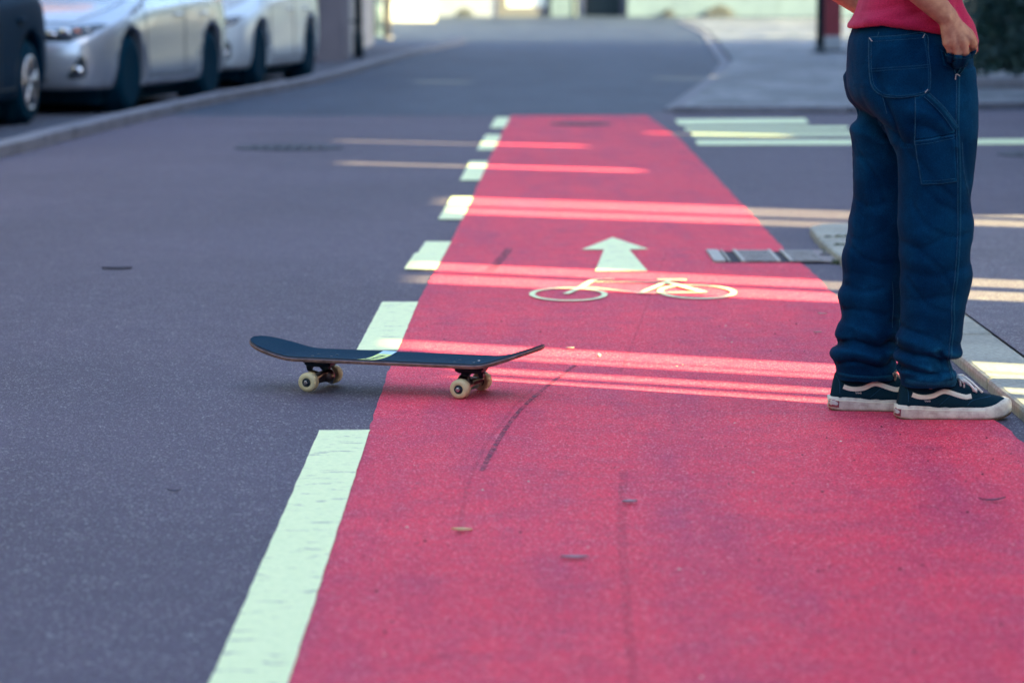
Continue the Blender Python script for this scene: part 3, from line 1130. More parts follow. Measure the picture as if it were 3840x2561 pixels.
m = MB(); m.lathe([(0, .16), (0.04, .16), (0.05, .12)], (0, 0, 0), 'z', 16); m.build('base', 'post_dark', p, True)

# sunlit cream wall seen past the left house
h = tag(empty('garden_wall'), 'bright cream garden wall in sunlight past the left house', 'wall')
m = MB(); m.box(-9.5, -2.15, 84.0, 84.3, 0, 1.5); m.build('wall', 'plaster_cream', h)
m = MB(); m.box(-9.6, -2.08, 83.95, 84.35, 1.502, 1.6); m.build('coping', 'roof_tile', h)

# added tall boarded hall on the right, out of the picture: it shades the street and lets thin blades of sun through
SLITS = [(7.845, 7.950, 0.0, 2.80), (8.06, 8.155, 0.0, 2.80), (8.385, 8.470, 0.0, 2.82), (8.50, 8.70, 0.0, 2.86), (10.48, 10.79, 0.0, 2.86), (10.95, 11.25, 0.0, 2.86),
         (13.78, 14.13, 0.0, 2.84), (14.32, 14.85, 0.0, 2.86), (17.36, 17.58, 2.55, 3.05), (19.88, 20.03, 2.62, 3.10), (21.93, 22.04, 2.20, 2.50), (32.15, 32.40, 2.88, 3.06), (34.60, 34.90, 2.12, 2.32)]
XW = 10.0
T25 = math.tan(R(25))
screen = tag(empty('shade_screen', (XW, 15, 0)), 'added unseen tall dark boarded hall with narrow gaps between boards to the right of the street', 'building')
KS = math.tan(R(SUN_EL)) / math.tan(R(14))      # slot heights follow the height of the sun
SLITS = [(a, b, z0 * KS, z1 * KS) for a, b, z0, z1 in SLITS]
holes = sorted((a - (XW - 0.4) * T25, b - (XW - 0.4) * T25 + 0.02, z0, z1) for a, b, z0, z1 in SLITS)
y = -24.0
HT = 14.0
TH = 0.045
for a, b, z0, z1 in holes:
    m = MB(); m.box(0, TH, y - 15, a - 15, 0, HT); m.build('board_panel', 'timber_dark', screen)
    m = MB(); m.box(0.001, TH - .001, a - 15, b - 15, z1, HT)
    if z0 > 0:
        m.box(0.001, TH - .001, a - 15, b - 15, 0, z0)
    m.build('board_panel', 'timber_dark', screen)
    y = b
m = MB(); m.box(0, TH, y - 15, 47.0 - 15, 0, HT); m.build('board_panel', 'timber_dark', screen)
m = MB()
for yy in range(-24, 48, 8):
    m.box(TH + .002, TH + .2, yy - 15 - .1, yy - 15 + .1, 0, HT)
    m.build('post', 'timber_dark', screen)
    m = MB()
m.box(TH + .002, TH + 9, 46.6 - 15, 46.7 - 15, 0, HT); m.build('gable', 'timber_dark', screen)
m = MB(); m.add([(-.5, -39.2, HT + .01), (9.5, -39.2, HT + .01), (9.5, 32.2, HT + 2.5), (-.5, 32.2, HT + .01), (9.5, -39.2, HT + 2.5)], [(0, 4, 2, 3)])
m.build('roof', 'roof_tile', screen)

# ================================================================== SKATEBOARD
sb = tag(empty('skateboard', (-0.312, 7.925, 0.0045), R(-18.5)), 'black gripped skateboard with cream wheels standing across the lane line', 'skateboard')
HL = 0.412
HW = 0.1015


def deck_w(s):
    a = abs(s)
    if a < 0.29:
        return HW - 0.002 * (a / 0.29) ** 2
    t = (a - 0.29) / (HL - 0.29)
    return (HW - 0.002) * max(1e-4, 1 - t ** 2.6) ** (1 / 2.15)


def deck_z(s, q):
    """height of the top surface above the flat, q in -1..1 across"""
    a = abs(s)
    k0, soft = 0.236, 0.07
    ang = math.tan(R(17.0 if s < 0 else 20.0))
    t = a - k0
    if t <= 0:
        z = 0
    elif t < soft:
        z = ang * t * t / (2 * soft)
    else:
        z = ang * (t - soft / 2)
    conc = 0.0065 * abs(q) ** 1.8 * max(0.25, 1 - max(0, t) / 0.16)
    return z + conc


DZ = 0.0745            # underside height at the trucks
TH = 0.0112
S = []
for i in range(91):
    u = -1 + 2 * i / 90
    S.append(HL * (math.sin(u * math.pi / 2) * 0.35 + u * 0.65))
Q = [-1 + 2 * j / 16 for j in range(17)]


def grid(zoff, shrink=0.0):
    rows = []
    for s in S:
        ss = s * (HL - shrink) / HL
        ww = max(0.0005, deck_w(s) - shrink)
        rows.append([Vector((ss, ww * q, DZ + zoff + deck_z(ss, q))) for q in Q])
    return rows


top, bot = grid(TH), grid(0.0)
vs = [p for r in bot for p in r]
fs = []
nq = len(Q)
for i in range(len(S) - 1):
    for j in range(nq - 1):
        fs.append((i * nq + j, i * nq + j + 1, (i + 1) * nq + j + 1, (i + 1) * nq + j))
mk('deck_underside', vs, [f[::-1] for f in fs], 'deck_bottom', sb, True)
# the seven plies round the rim
rim = lambda g: [r[0] for r in g] + [r[-1] for r in g][::-1]
plies = ['ply_wood', 'ply_dark', 'ply_wood', 'ply_dark', 'ply_wood', 'ply_blue', 'ply_dark']
rb, rt = rim(bot), rim(top)
cen = Vector((0, 0, 0))
for k, mt in enumerate(plies):
    t0, t1 = k / 7, (k + 1) / 7
    va, fa = [], []
    n = len(rb)
    for t in (t0, t1):
        bulge = 0.0016 * (1 - (2 * t - 1) ** 2)
        for i in range(n):
            p = rb[i].lerp(rt[i], t)
            a, b = rb[(i - 1) % n], rb[(i + 1) % n]
            d = (b - a)
            nn_ = Vector((d.y, -d.x, 0))
            if nn_.length > 1e-7:
                nn_.normalize()
            va.append(p + nn_ * bulge)
    for i in range(n):
        j = (i + 1) % n
        fa.append((i, j, n + j, n + i))
    mk('ply', va, fa, mt, sb, True)
tp = grid(TH + 0.0001)
mk('deck_top', [p for r in tp for p in r], fs, 'ply_dark', sb, True)
tg = grid(TH + 0.0012, 0.0015)
gt = mk('grip_tape', [p for r in tg for p in r], fs, 'grip_tape', sb, True)
gb = bvh_of(gt)
# printed band across the grip
def band(name, y0, y1, mat, off):
    vs, fs = [], []
    n = 14
    for i in range(n + 1):
        y = y0 + (y1 - y0) * i / n
        sh = 0.0
        for x in (-0.072 + sh, -0.059 + sh, -0.044 + sh, -0.031 + sh):
            vs.append(hit(gb, '+z', x, y, off))
    for i in range(n):
        for q in range(3):
            fs.append((4 * i + q, 4 * i + q + 1, 4 * i + 5 + q, 4 * i + 4 + q))
    return mk(name, vs, fs, mat, sb, True)


band('printed_band', -0.0985, 0.062, 'sticker_yellow', 0.0007)
band('printed_band', 0.0625, 0.0985, 'sticker_blue', 0.0007)
lt = -0.078
for ch in 'MARIN'[::-1]:
    z = hit(gb, '+z', -0.0515, lt, 0.0012).z
    text_mesh('letter', ch, 0.028, 'ink_dark', sb, (-0.0515, lt, z + 0.0004), (0, 0, R(-90)))
    lt += 0.026
# bolts
for sx in (-1, 1):
    for dx in (-0.027, 0.027):
        for dy in (-0.021, 0.021):
            p = hit(gb, '+z', sx * 0.2025 + dx, dy, 0.0)
            m = MB(); m.lathe([(0, .0042), (.0009, .0042), (.0014, .003)], p, 'z', 10); m.build('bolt', 'steel' if (sx, dx > 0, dy > 0) == (1, True, True) else 'truck_dark', sb, True)

# trucks
for sx in (-1, 1):
    t = empty('truck', (sx * 0.2150, 0, 0))
    t.parent = sb
    d = -sx           # kingpin leans towards the middle of the board
    m = MB()
    zb = DZ
    m.prism([(-.042, -.027), (.042, -.027), (.042, .027), (-.042, .027)], zb - 0.0055, zb - 0.0004)
    riser = bevel(m.build('riser_pad', 'truck_dark', t), 0.002)
    m = MB()
    a = [(-.038, -.026), (.038, -.026), (.038, .026), (-.038, .026)]
    b = [(-.030, -.018), (.032, -.018), (.032, .018), (-.030, .018)]
    m.loft([[Vector((x, y, zb - .0058)) for x, y in a], [Vector((x, y, zb - .010)) for x, y in a], [Vector((x, y, zb - .017)) for x, y in b]])
    m.loft([[Vector((d * .012 - .013, y, zb - .016)) for y in (-.013, .013)] + [Vector((d * .012 + .013, y, zb - .016)) for y in (.013, -.013)],
            [Vector((d * .016 - .010, y, zb - .026)) for y in (-.009, .009)] + [Vector((d * .016 + .010, y, zb - .026)) for y in (.009, -.009)]])
    m.loft([[Vector((-d * .030 - .009, y, zb - .016)) for y in (-.012, .012)] + [Vector((-d * .030 + .007, y, zb - .016)) for y in (.012, -.012)],
            [Vector((-d * .031 - .006, y, zb - .030)) for y in (-.007, .007)] + [Vector((-d * .031 + .004, y, zb - .030)) for y in (.007, -.007)]])
    bevel(fix_normals(m.build('base_plate', 'truck_dark', t)), 0.0015)
    ax = 0.026
    k0, k1 = Vector((d * .014, 0, zb - .022)), Vector((d * .030, 0, zb - .058))
    m = MB(); m.capsule(k0, k1, .0048, .0048, 10, 3); m.build('kingpin', 'steel', t, True)
    kd = (k1 - k0).normalized()
    for f0, f1, r in ((.10, .42, .0125), (.58, .84, .0118)):
        m = MB(); m.capsule(k0.lerp(k1, f0 + .06), k0.lerp(k1, f1 - .06), r, r * .92, 14, 3); m.build('bushing', 'truck_dark', t, True)
    m = MB(); m.capsule(k0.lerp(k1, .86), k0.lerp(k1, .98), .0078, .0078, 6, 1); m.build('nut', 'steel', t)
    # hanger: ring seat round the kingpin, web down to the axle, pivot arm back to the base
    m = MB()
    kc = k0.lerp(k1, .5)
    m.capsule(kc - kd * .003, kc + kd * .003, .0175, .0175, 16, 3)
    pts = [(-.066, .010), (-.030, .017), (0, .024), (.030, .017), (.066, .010)]
    rings = []
    for yy, hh in pts:
        w_ = .0085 + .010 * (1 - abs(yy) / .066)
        cx = d * .022 * (1 - abs(yy) / .066) ** 1.2
        rings.append([Vector((-w_, yy, ax - .0095)), Vector((w_, yy, ax - .0095)), Vector((cx + w_ * .7, yy, ax + hh)), Vector((cx - w_ * .7, yy, ax + hh))])
    m.loft(rings)
    m.capsule((0, -.068, ax), (0, .068, ax), .0105, .0105, 14, 3)
    m.capsule((0, 0, ax + .006), (-d * .030, 0, zb - .032), .010, .0065, 12, 3)
    hg = fix_normals(m.build('hanger', 'truck_metal', t, False))
    remesh(hg, 0.0016, 3)
    m = MB(); m.lathe([(-.108, .0038), (.108, .0038)], (0, 0, ax), 'y', 12); m.build('axle', 'steel', t, True)
    for sy in (-1, 1):
        m = MB()
        prof = [(-.0155, .0120), (-.0163, .0125), (-.0166, .0165), (-.0160, .0205), (-.0135, .0240), (-.0090, .0258), (.0090, .0258), (.0135, .0240), (.0160, .0205), (.0166, .0165), (.0163, .0125), (.0155, .0120)]
        m.lathe(prof, (sx * .2150, sy * .0865, ax), 'y', 48)
        o = m.build('wheel', 'urethane', sb, True)
        for e in (-1, 1):
            wb = MB()
            wb.lathe([(e * .0150, .0119), (e * .0167, .0119), (e * .0169, .0100), (e * .0160, .0094), (e * .0162, .0060), (e * .0162, .0045)], (sx * .2150, sy * .0865, ax), 'y', 28)
            wb.build('bearing', 'bearing_black', o, True)
        nb = MB(); nb.lathe([(sy * .0160, .0066), (sy * .0215, .0066), (sy * .0225, .0055), (sy * .0228, .0036), (sy * .0262, .0034)], (sx * .2150, sy * .0865, ax), 'y', 6)
        nb.build('axle_nut', 'steel', o)

# ================================================================== PERSON
PX, PY = 1.0, 7.53          # figure modelled about this point, stood a little nearer
person = tag(empty('person', (PX - 0.004, PY - 0.035, 0)), 'person in red t-shirt, dark blue jeans and black sneakers, hand in pocket', 'person')


def ring_xy(cx, cy, z, hx, hy, n=36, p=2.3):
    out = []
    for j in range(n):
        q = 2 * math.pi * j / n
        c, s = math.cos(q), math.sin(q)
        out.append(Vector((cx - PX + hx * math.copysign(abs(c) ** (2 / p), c), cy - PY + hy * math.copysign(abs(s) ** (2 / p), s), z)))
    return out


def column(mb, tab, n=36, p=2.3, sub=4):
    """tab rows: z, x0, x1, yc, hy"""
    rows = smooth_poly(tab, sub)
    mb.loft([ring_xy((r[1] + r[2]) / 2, r[3], r[0], (r[2] - r[1]) / 2, r[4], n, p) for r in rows])


# --- jeans
J = MB()
column(J, [(1.015, 0.870, 1.120, 7.53, .150), (0.97, 0.855, 1.138, 7.53, .163), (0.945, 0.847, 1.146, 7.53, .172), (0.91, 0.843, 1.152, 7.53, .178), (0.86, 0.842, 1.155, 7.53, .182), (0.82, 0.847, 1.157, 7.53, .176), (0.785, 0.865, 1.15, 7.53, .155), (0.75, 0.90, 1.12, 7.53, .11)], 44)
near = [(0.88, 0.862, 1.150, 7.458, .100), (0.83, 0.862, 1.155, 7.452, .103), (0.795, 0.875, 1.157, 7.448, .103), (0.757, 0.900, 1.158, 7.446, .101), (0.715, 0.930, 1.157, 7.444, .097), (0.67, 0.953, 1.154, 7.442, .092), (0.63, 0.962, 1.150, 7.442, .089), (0.55, 0.962, 1.143, 7.442, .084), (0.48, 0.965, 1.150, 7.442, .083), (0.43, 0.968, 1.143, 7.443, .081), (0.37, 0.972, 1.151, 7.445, .081), (0.335, 0.972, 1.146, 7.447, .080), (0.28, 0.975, 1.135, 7.45, .077), (0.23, 0.973, 1.131, 7.452, .076), (0.195, 0.968, 1.128, 7.454, .077), (0.165, 0.962, 1.122, 7.455, .075), (0.148, 0.975, 1.104, 7.456, .068), (0.128, 0.966, 1.116, 7.457, .070), (0.112, 0.976, 1.119, 7.457, .062), (0.086, 0.982, 1.117, 7.457, .056)]
column(J, near, 36, 2.3, 3)
f = 1.0133
far = [(0.86, 0.84, 1.08, 7.61, .09), (0.80, 0.852, 1.08, 7.612, .095), (0.757, 0.878, 1.07, 7.612, .09), (0.716, 0.866, 1.08, 7.612, .088), (0.65, 0.868, 1.05, 7.612, .086), (0.60, 0.873, 1.045, 7.612, .084), (0.532, 0.869, 1.04, 7.612, .082), (0.478, 0.860, 1.035, 7.612, .081), (0.425, 0.852, 1.03, 7.612, .080), (0.38, 0.845, 1.025, 7.612, .078), (0.33, 0.846, 1.018, 7.612, .077), (0.294, 0.836, 1.012, 7.612, .076), (0.25, 0.844, 1.005, 7.612, .074), (0.225, 0.846, 1.0, 7.612, .074), (0.195, 0.826, 0.998, 7.612, .076), (0.172, 0.838, 0.992, 7.612, .072), (0.145, 0.822, 0.992, 7.612, .074), (0.128, 0.824, 0.988, 7.612, .07), (0.115, 0.832, 0.988, 7.612, .062), (0.082, 0.834, 0.988, 7.612, .056)]
column(J, far, 36, 2.3, 3)
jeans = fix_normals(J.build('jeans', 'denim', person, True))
remesh(jeans, 0.0055, 4)
# folds: polylines in x, z (world), width, height (negative = valley), leg they belong to
FOLDS = [
    ([(0.868, .770), (0.905, .745), (0.955, .700), (0.985, .66)], .018, -.010), ([(0.862, .725), (0.90, .712), (0.94, .69)], .018, .008),
    ([(0.90, .86), (0.915, .80), (0.94, .74), (0.955, .66)], .016, -.009), ([(0.875, .60), (0.91, .62), (0.95, .66)], .02, .006),
    ([(0.87, .65), (0.90, .655), (0.935, .64)], .014, -.006), ([(0.98, .78), (1.03, .765), (1.07, .735)], .018, .006), ([(0.99, .745), (1.03, .735), (1.06, .71)], .014, -.006),
    ([(0.975, .70), (1.0, .62), (0.99, .54)], .02, -.006), ([(1.09, .70), (1.105, .62), (1.12, .55), (1.142, .50)], .014, .006), ([(1.11, .70), (1.125, .62), (1.14, .555)], .013, -.005),
    ([(0.97, .49), (1.01, .475), (1.06, .49)], .02, .007), ([(0.965, .455), (1.01, .44), (1.06, .465)], .018, -.008), ([(0.97, .415), (1.03, .405), (1.09, .425), (1.14, .45)], .02, .008), ([(0.975, .385), (1.03, .37), (1.09, .385), (1.14, .40)], .018, -.007),
    ([(0.98, .35), (1.04, .34), (1.12, .36)], .02, .006), ([(0.985, .31), (1.04, .315), (1.10, .33)], .018, -.006),
    ([(1.0, .66), (1.05, .60), (1.09, .565)], .010, -.006), ([(1.02, .585), (1.06, .545), (1.12, .525)], .010, -.006), ([(0.985, .56), (1.02, .50), (1.08, .47), (1.13, .475)], .009, -.007), ([(1.0, .44), (1.05, .40), (1.10, .33)], .009, -.007), ([(0.985, .36), (1.03, .30), (1.08, .28)], .009, -.007), ([(0.88, .66), (0.92, .60), (0.94, .54)], .009, -.007), ([(0.86, .56), (0.90, .53), (0.945, .545)], .009, -.007), ([(0.85, .44), (0.89, .40), (0.95, .385)], .009, -.008), ([(0.845, .33), (0.89, .315), (0.94, .325)], .009, -.008),
    ([(0.965, .240), (1.0, .232), (1.035, .222)], .012, -.009), ([(0.968, .210), (1.01, .200), (1.055, .185)], .014, .009), ([(0.962, .186), (1.0, .173), (1.04, .168), (1.075, .152)], .011, -.012),
    ([(1.055, .215), (1.08, .200), (1.125, .196)], .012, -.006), ([(1.085, .172), (1.125, .170)], .012, .007), ([(1.060, .180), (1.09, .156), (1.118, .147)], .010, -.011), ([(0.963, .157), (1.005, .149), (1.04, .138)], .011, .008),
    ([(0.970, .139), (1.01, .128), (1.065, .122)], .009, -.010), ([(1.05, .140), (1.08, .128), (1.115, .132)], .008, -.006), ([(1.02, .112), (1.06, .108), (1.10, .118)], .010, .005),
    ([(0.845, .50), (0.88, .49), (0.93, .515)], .02, .007), ([(0.85, .455), (0.89, .445), (0.94, .47)], .018, -.007), ([(0.845, .40), (0.88, .41), (0.93, .40)], .02, .007), ([(0.84, .355), (0.88, .36), (0.94, .345)], .018, -.007),
    ([(0.832, .30), (0.87, .31), (0.92, .30)], .016, .006), ([(0.84, .262), (0.88, .27), (0.95, .255)], .016, -.009), ([(0.828, .215), (0.87, .225), (0.92, .205)], .014, .009), ([(0.83, .178), (0.87, .19), (0.93, .172), (0.96, .18)], .012, -.011), ([(0.82, .150), (0.87, .16), (0.93, .145)], .012, .009), ([(0.825, .122), (0.87, .135), (0.94, .118), (0.97, .13)], .010, -.009),
]


def fold_field(me, folds, ylim=None):
    segs = []
    for pts, wd, am in folds:
        pts = smooth_poly(pts, 3)
        segs.append(([(Vector((a[0] - PX, a[1])), Vector((b[0] - PX, b[1]))) for a, b in zip(pts, pts[1:])], wd, am, min(p[1] for p in pts) - 3 * wd, max(p[1] for p in pts) + 3 * wd))
    nors = [v.normal.copy() for v in me.vertices]
    cos = [v.co.copy() for v in me.vertices]
    for i, (c, n) in enumerate(zip(cos, nors)):
        d = 0.0
        if n.y < 0.25:
            q = Vector((c.x, c.z))
            for ss, wd, am, z0, z1 in segs:
                if not z0 < c.z < z1:
                    continue
                best = 9
                for a, b in ss:
                    ab = b - a
                    t = max(0, min(1, (q - a).dot(ab) / max(ab.length_squared, 1e-9)))
                    best = min(best, (q - a - ab * t).length)
                if best < 3 * wd:
                    d += am * ((0.35 if am > 0 else 0.55) if .27 < q.y < .69 else (0.75 if .185 < q.y < .69 else 1.05)) * (math.exp(-(best / wd) ** 2) if am > 0 else math.exp(-1.6 * best / wd))
        z = c.z
        low = max(0.0, 1 - z / 0.30)
        s = Vector((c.x * 7 + z * 3, c.y * 7, z * (16 + 14 * low)))
        g = Vector((c.x * 9 + z * 7 + 5 * noise.noise((c.x * 4, c.y * 4, z * 3)), c.y * 9, z * 11 - c.x * 6))
        d += 0.0026 * low * noise.noise(s) + (0.0018 + 0.0012 * low) * noise.noise(g) + (0.0016 + 0.0016 * low) * (0.5 - abs(noise.noise(g * 1.9 + Vector((3, 1, 4)))))
        me.vertices[i].co = c + n * d
    me.update()


fold_field(jeans.data, FOLDS)
jb = bvh_of(jeans)


def L(pts):
    return [(x - PX, z) for x, z in pts]


# patch pocket, tool pocket, gusset, seams
pk = [(0.884, 0.954), (0.95, 0.959), (1.013, 0.964), (1.019, 0.92), (1.024, 0.878), (1.025, 0.835), (1.019, 0.824), (1.006, 0.817), (0.975, 0.812), (0.947, 0.810), (0.918, 0.813), (0.904, 0.819), (0.893, 0.830), (0.887, 0.846), (0.884, 0.878), (0.883, 0.92)]
patch_on('back_pocket', jb, '-y', L(pk), 0.0035, 'denim', person, 0.003, 16)
tl = [(0.992, 0.706), (1.03, 0.711), (1.085, 0.722), (1.09, 0.66), (1.095, 0.605), (1.05, 0.600), (1.012, 0.598), (1.003, 0.65)]
patch_on('tool_pocket', jb, '-y', L(tl), 0.003, 'denim', person, 0.003, 14)
gs = [(0.988, 0.812), (1.018, 0.820), (1.055, 0.780), (1.088, 0.738), (1.085, 0.724), (1.03, 0.712), (0.994, 0.708), (0.991, 0.76)]
patch_on('pocket_gusset', jb, '-y', L(gs), 0.0018, 'denim', person, 0.002, 12)
ST = 0.0044


def stitch(pts, wd=0.0022, mat='denim_thread', off=ST, name='stitching'):
    return ribbon_on(name, jb, '-y', L(pts), wd, off, mat, person)


inner = [(0.953 + (x - 0.953) * 0.93, 0.885 + (z - 0.885) * 0.935) for x, z in pk]
stitch(pk + pk[:1], 0.0026)
stitch(inner[2:] + inner[:1], 0.0018)
stitch([(0.886, .944), (0.95, .949), (1.014, .954)], 0.0018)
stitch([(0.885, .879), (0.95, .884), (1.022, .890)], 0.0018)
stitch([(0.885, .873), (0.95, .878), (1.022, .884)], 0.0018)
stitch([(0.993, .703), (1.03, .708), (1.087, .719)], 0.003)
stitch([(0.994, .695), (1.03, .700), (1.087, .711)], 0.0022)
stitch([(0.992, .706), (1.003, .65), (1.012, .598)], 0.0022)
stitch([(1.012, .598), (1.05, .600), (1.095, .605)], 0.0026)
stitch([(1.014, .606), (1.05, .608), (1.09, .612)], 0.0018)
stitch([(0.988, .812), (0.990, .76), (0.993, .706)], 0.0024)
ribbon_on('hammer_loop', jb, '-y', L([(1.018, .818), (1.055, .782), (1.09, .735)]), 0.014, 0.0052, 'denim_worn', person)
stitch([(1.022, .821), (1.06, .784), (1.094, .737)], 0.0028, off=0.0062)
stitch([(1.010, .812), (1.046, .776), (1.080, .731)], 0.0020, off=0.0062)
# outseam
sm = [(1.092, .865), (1.090, .80), (1.090, .73), (1.097, .62), (1.100, .50), (1.099, .44), (1.096, .37), (1.090, .30), (1.092, .25), (1.088, .20), (1.087, .165), (1.093, .13), (1.098, .105)]
stitch(sm, 0.0022, 'denim_thread', 0.0022, 'outseam')
ribbon_on('outseam', jb, '-y', L([(x + .006, z) for x, z in sm]), 0.0060, 0.0020, 'denim_worn', person)
stitch([(1.106, .70), (1.112, .63), (1.128, .57)], 0.0020, 'denim_thread', 0.0018)
stitch([(0.905, .968), (0.893, .93), (0.895, .89), (0.90, .855), (0.91, .82), (0.925, .77)], 0.0022, 'denim_thread', 0.002)
stitch([(0.964, .34), (0.968, .28), (0.966, .23), (0.969, .19)], 0.0018, 'denim_thread', 0.002)
# front pocket opening
stitch([(1.128, .915), (1.112, .893), (1.093, .868)], 0.0024, off=0.003)
stitch([(1.133, .908), (1.116, .885), (1.098, .864)], 0.0024, off=0.003)
stitch([(1.079, .895), (1.084, .880), (1.089, .866)], 0.0018, off=0.003)
for pts in ([(1.087, .863), (1.092, .865), (1.098, .861)], [(1.088, .862), (1.087, .852)], [(0.885, .953), (0.891, .945)], [(1.012, .963), (1.006, .953)], [(1.012, .822), (1.019, .829)]):
    stitch(pts, 0.0028, 'bartack_thread', 0.0055, 'bartack')
# hems
ribbon_on('hem', jb, '-y', L([(0.986, .104), (1.01, .100), (1.05, .098), (1.085, .100), (1.112, .105)]), 0.014, 0.0028, 'denim_worn', person)
ribbon_on('hem', jb, '-y', L([(0.838, .100), (0.86, .097), (0.90, .094), (0.94, .093), (0.972, .096)]), 0.010, 0.0028, 'denim_worn', person)

# --- t-shirt
SH = MB()
rings = []
tabs = [(0.955, 0.842, 1.150, .178), (0.985, 0.850, 1.146, .180), (1.02, 0.862, 1.130, .175), (1.06, 0.874, 1.118, .172), (1.15, 0.880, 1.130, .178), (1.27, 0.885, 1.150, .19), (1.36, 0.905, 1.145, .195), (1.42, 0.93, 1.12, .185), (1.455, 0.955, 1.095, .12), (1.475, 0.975, 1.08, .065)]
for k, r in enumerate(smooth_poly(tabs, 5)):
    rg = ring_xy((r[1] + r[2]) / 2, 7.53, r[0], (r[2] - r[1]) / 2, r[3], 48, 2.4)
    wgt = max(0.0, 1 - k / 8)
    for p in rg:
        xw = p.x + PX
        hem = lerp_tab([(0.84, .974), (0.91, .986), (0.97, .981), (1.01, .972), (1.06, .966), (1.10, .950), (1.13, .920), (1.17, .915)], xw)
        p.z += (hem - 0.955) * wgt
        if xw > 1.08:
            p.x += 0.016 * wgt * (xw - 1.08) / 0.07
    rings.append(rg)
SH.loft(rings)
shR, shL = Vector((1.03 - PX, 7.345 - PY, 1.405)), Vector((1.03 - PX, 7.715 - PY, 1.405))
elR, elL = Vector((0.905 - PX, 7.285 - PY, 1.155)), Vector((0.728 - PX, 7.80 - PY, 1.165))
SH.capsule(shR, shR.lerp(elR, .68), .066, .060, 16)
SH.capsule(shL, shL.lerp(elL, .62), .066, .060, 16)
shirt = fix_normals(SH.build('t_shirt', 'red_jersey', person, True))
remesh(shirt, 0.0055, 3)
SF = [([(0.88, .998), (0.93, 1.010), (0.98, 1.022)], .010, .004), ([(0.87, 1.02), (0.93, 1.03), (0.99, 1.05)], .010, -.004), ([(0.97, .99), (1.02, 1.0), (1.05, 1.02)], .010, .005), ([(0.98, 1.015), (1.02, 1.03), (1.04, 1.06)], .010, -.007), ([(0.96, 1.04), (0.99, 1.06), (1.01, 1.10)], .012, .006),
      ([(1.10, 1.06), (1.12, 1.01), (1.145, .98), (1.16, .945)], .008, .006), ([(1.095, 1.03), (1.12, .985), (1.14, .955)], .007, -.006), ([(1.10, 1.0), (1.13, .96), (1.15, .93)], .007, .004), ([(0.85, .985), (0.90, .995), (0.98, .990), (1.04, .980)], .006, .0025)]
fold_field(shirt.data, SF)

# --- body: one continuous surface
B = MB()


def W(x, y, z):
    return Vector((x - PX, y - PY, z))


column(B, [(0.80, 0.89, 1.10, 7.53, .13), (0.90, 0.885, 1.11, 7.53, .145), (1.0, 0.90, 1.09, 7.53, .135), (1.1, 0.91, 1.09, 7.53, .13), (1.25, 0.91, 1.12, 7.53, .155), (1.36, 0.93, 1.11, 7.53, .165), (1.42, 0.95, 1.09, 7.53, .14), (1.46, 0.975, 1.065, 7.53, .06)], 28)
B.capsule(W(1.0, 7.53, 1.43), W(1.035, 7.53, 1.54), .058, .055, 16)
# head, looking along +x
B.ellipsoid(W(1.035, 7.53, 1.645), (.098, .076, .108))
B.ellipsoid(W(1.070, 7.53, 1.580), (.060, .056, .062))
B.ellipsoid(W(1.085, 7.53, 1.545), (.030, .032, .022))
B.capsule(W(1.122, 7.53, 1.635), W(1.146, 7.53, 1.602), .009, .015, 10, 4)
B.ellipsoid(W(1.118, 7.53, 1.660), (.020, .055, .012))
for s in (-1, 1):
    B.ellipsoid(W(1.03, 7.53 + s * .078, 1.615), (.020, .010, .033))
    B.ellipsoid(W(1.095, 7.53 + s * .038, 1.600), (.022, .022, .020))
# legs and feet (inside the clothes)
for yy, xk, xa in ((7.455, 1.055, 1.045), (7.612, 0.955, 0.905)):
    B.capsule(W((xk + 1.0) / 2, yy, .84), W(xk, yy, .48), .062, .048)
    B.capsule(W(xk, yy, .48), W(xa - .01, yy, .14), .046, .028)
    B.capsule(W(xa - .01, yy, .14), W(xa + .01, yy, .07), .022, .016)
# arms
B.capsule(shR, elR, .050, .040)
wrR = W(1.060, 7.318, 1.005)
B.capsule(elR, elR.lerp(wrR, .35), .040, .042)
B.capsule(elR.lerp(wrR, .35), wrR, .042, .026, 16)
B.capsule(shL, elL, .050, .040)
wrL = W(0.990, 7.752, 0.975)
B.capsule(elL, elL.lerp(wrL, .35), .040, .043)
B.capsule(elL.lerp(wrL, .35), wrL, .043, .026, 16)
# right hand: back of the hand towards the street, fingers curling into the pocket
kn = [W(1.117, 7.316, .953), W(1.098, 7.309, .946), W(1.078, 7.311, .942), W(1.060, 7.318, .943)]
for k, p in enumerate(kn):
    B.capsule(wrR + (p - wrR) * .15, p, .0215 if k in (0, 3) else .0225, .0108, 12, 4)
B.ellipsoid(W(1.078, 7.326, .968), (.034, .016, .032))
fg = [[(1.126, 7.322, .938), (1.124, 7.345, .922), (1.118, 7.362, .910)], [(1.106, 7.313, .922), (1.108, 7.332, .903), (1.104, 7.352, .890)], [(1.086, 7.314, .918), (1.090, 7.333, .900), (1.088, 7.352, .888)], [(1.066, 7.322, .924), (1.071, 7.338, .910), (1.072, 7.354, .900)]]
for k, ch in enumerate(fg):
    p0 = kn[k]
    rr = (.0098, .0100, .0096, .0084)[k]
    for q in ch:
        B.capsule(p0, W(*q), rr, rr * .93, 10, 4)
        p0, rr = W(*q), rr * .93
p0 = W(1.090, 7.333, .985)
for q, r0, r1 in (((1.118, 7.345, .965), .0145, .012), ((1.132, 7.362, .945), .0118, .0105), ((1.134, 7.378, .922), .0105, .0095)):
    B.capsule(p0, W(*q), r0, r1, 10, 4)
    p0 = W(*q)
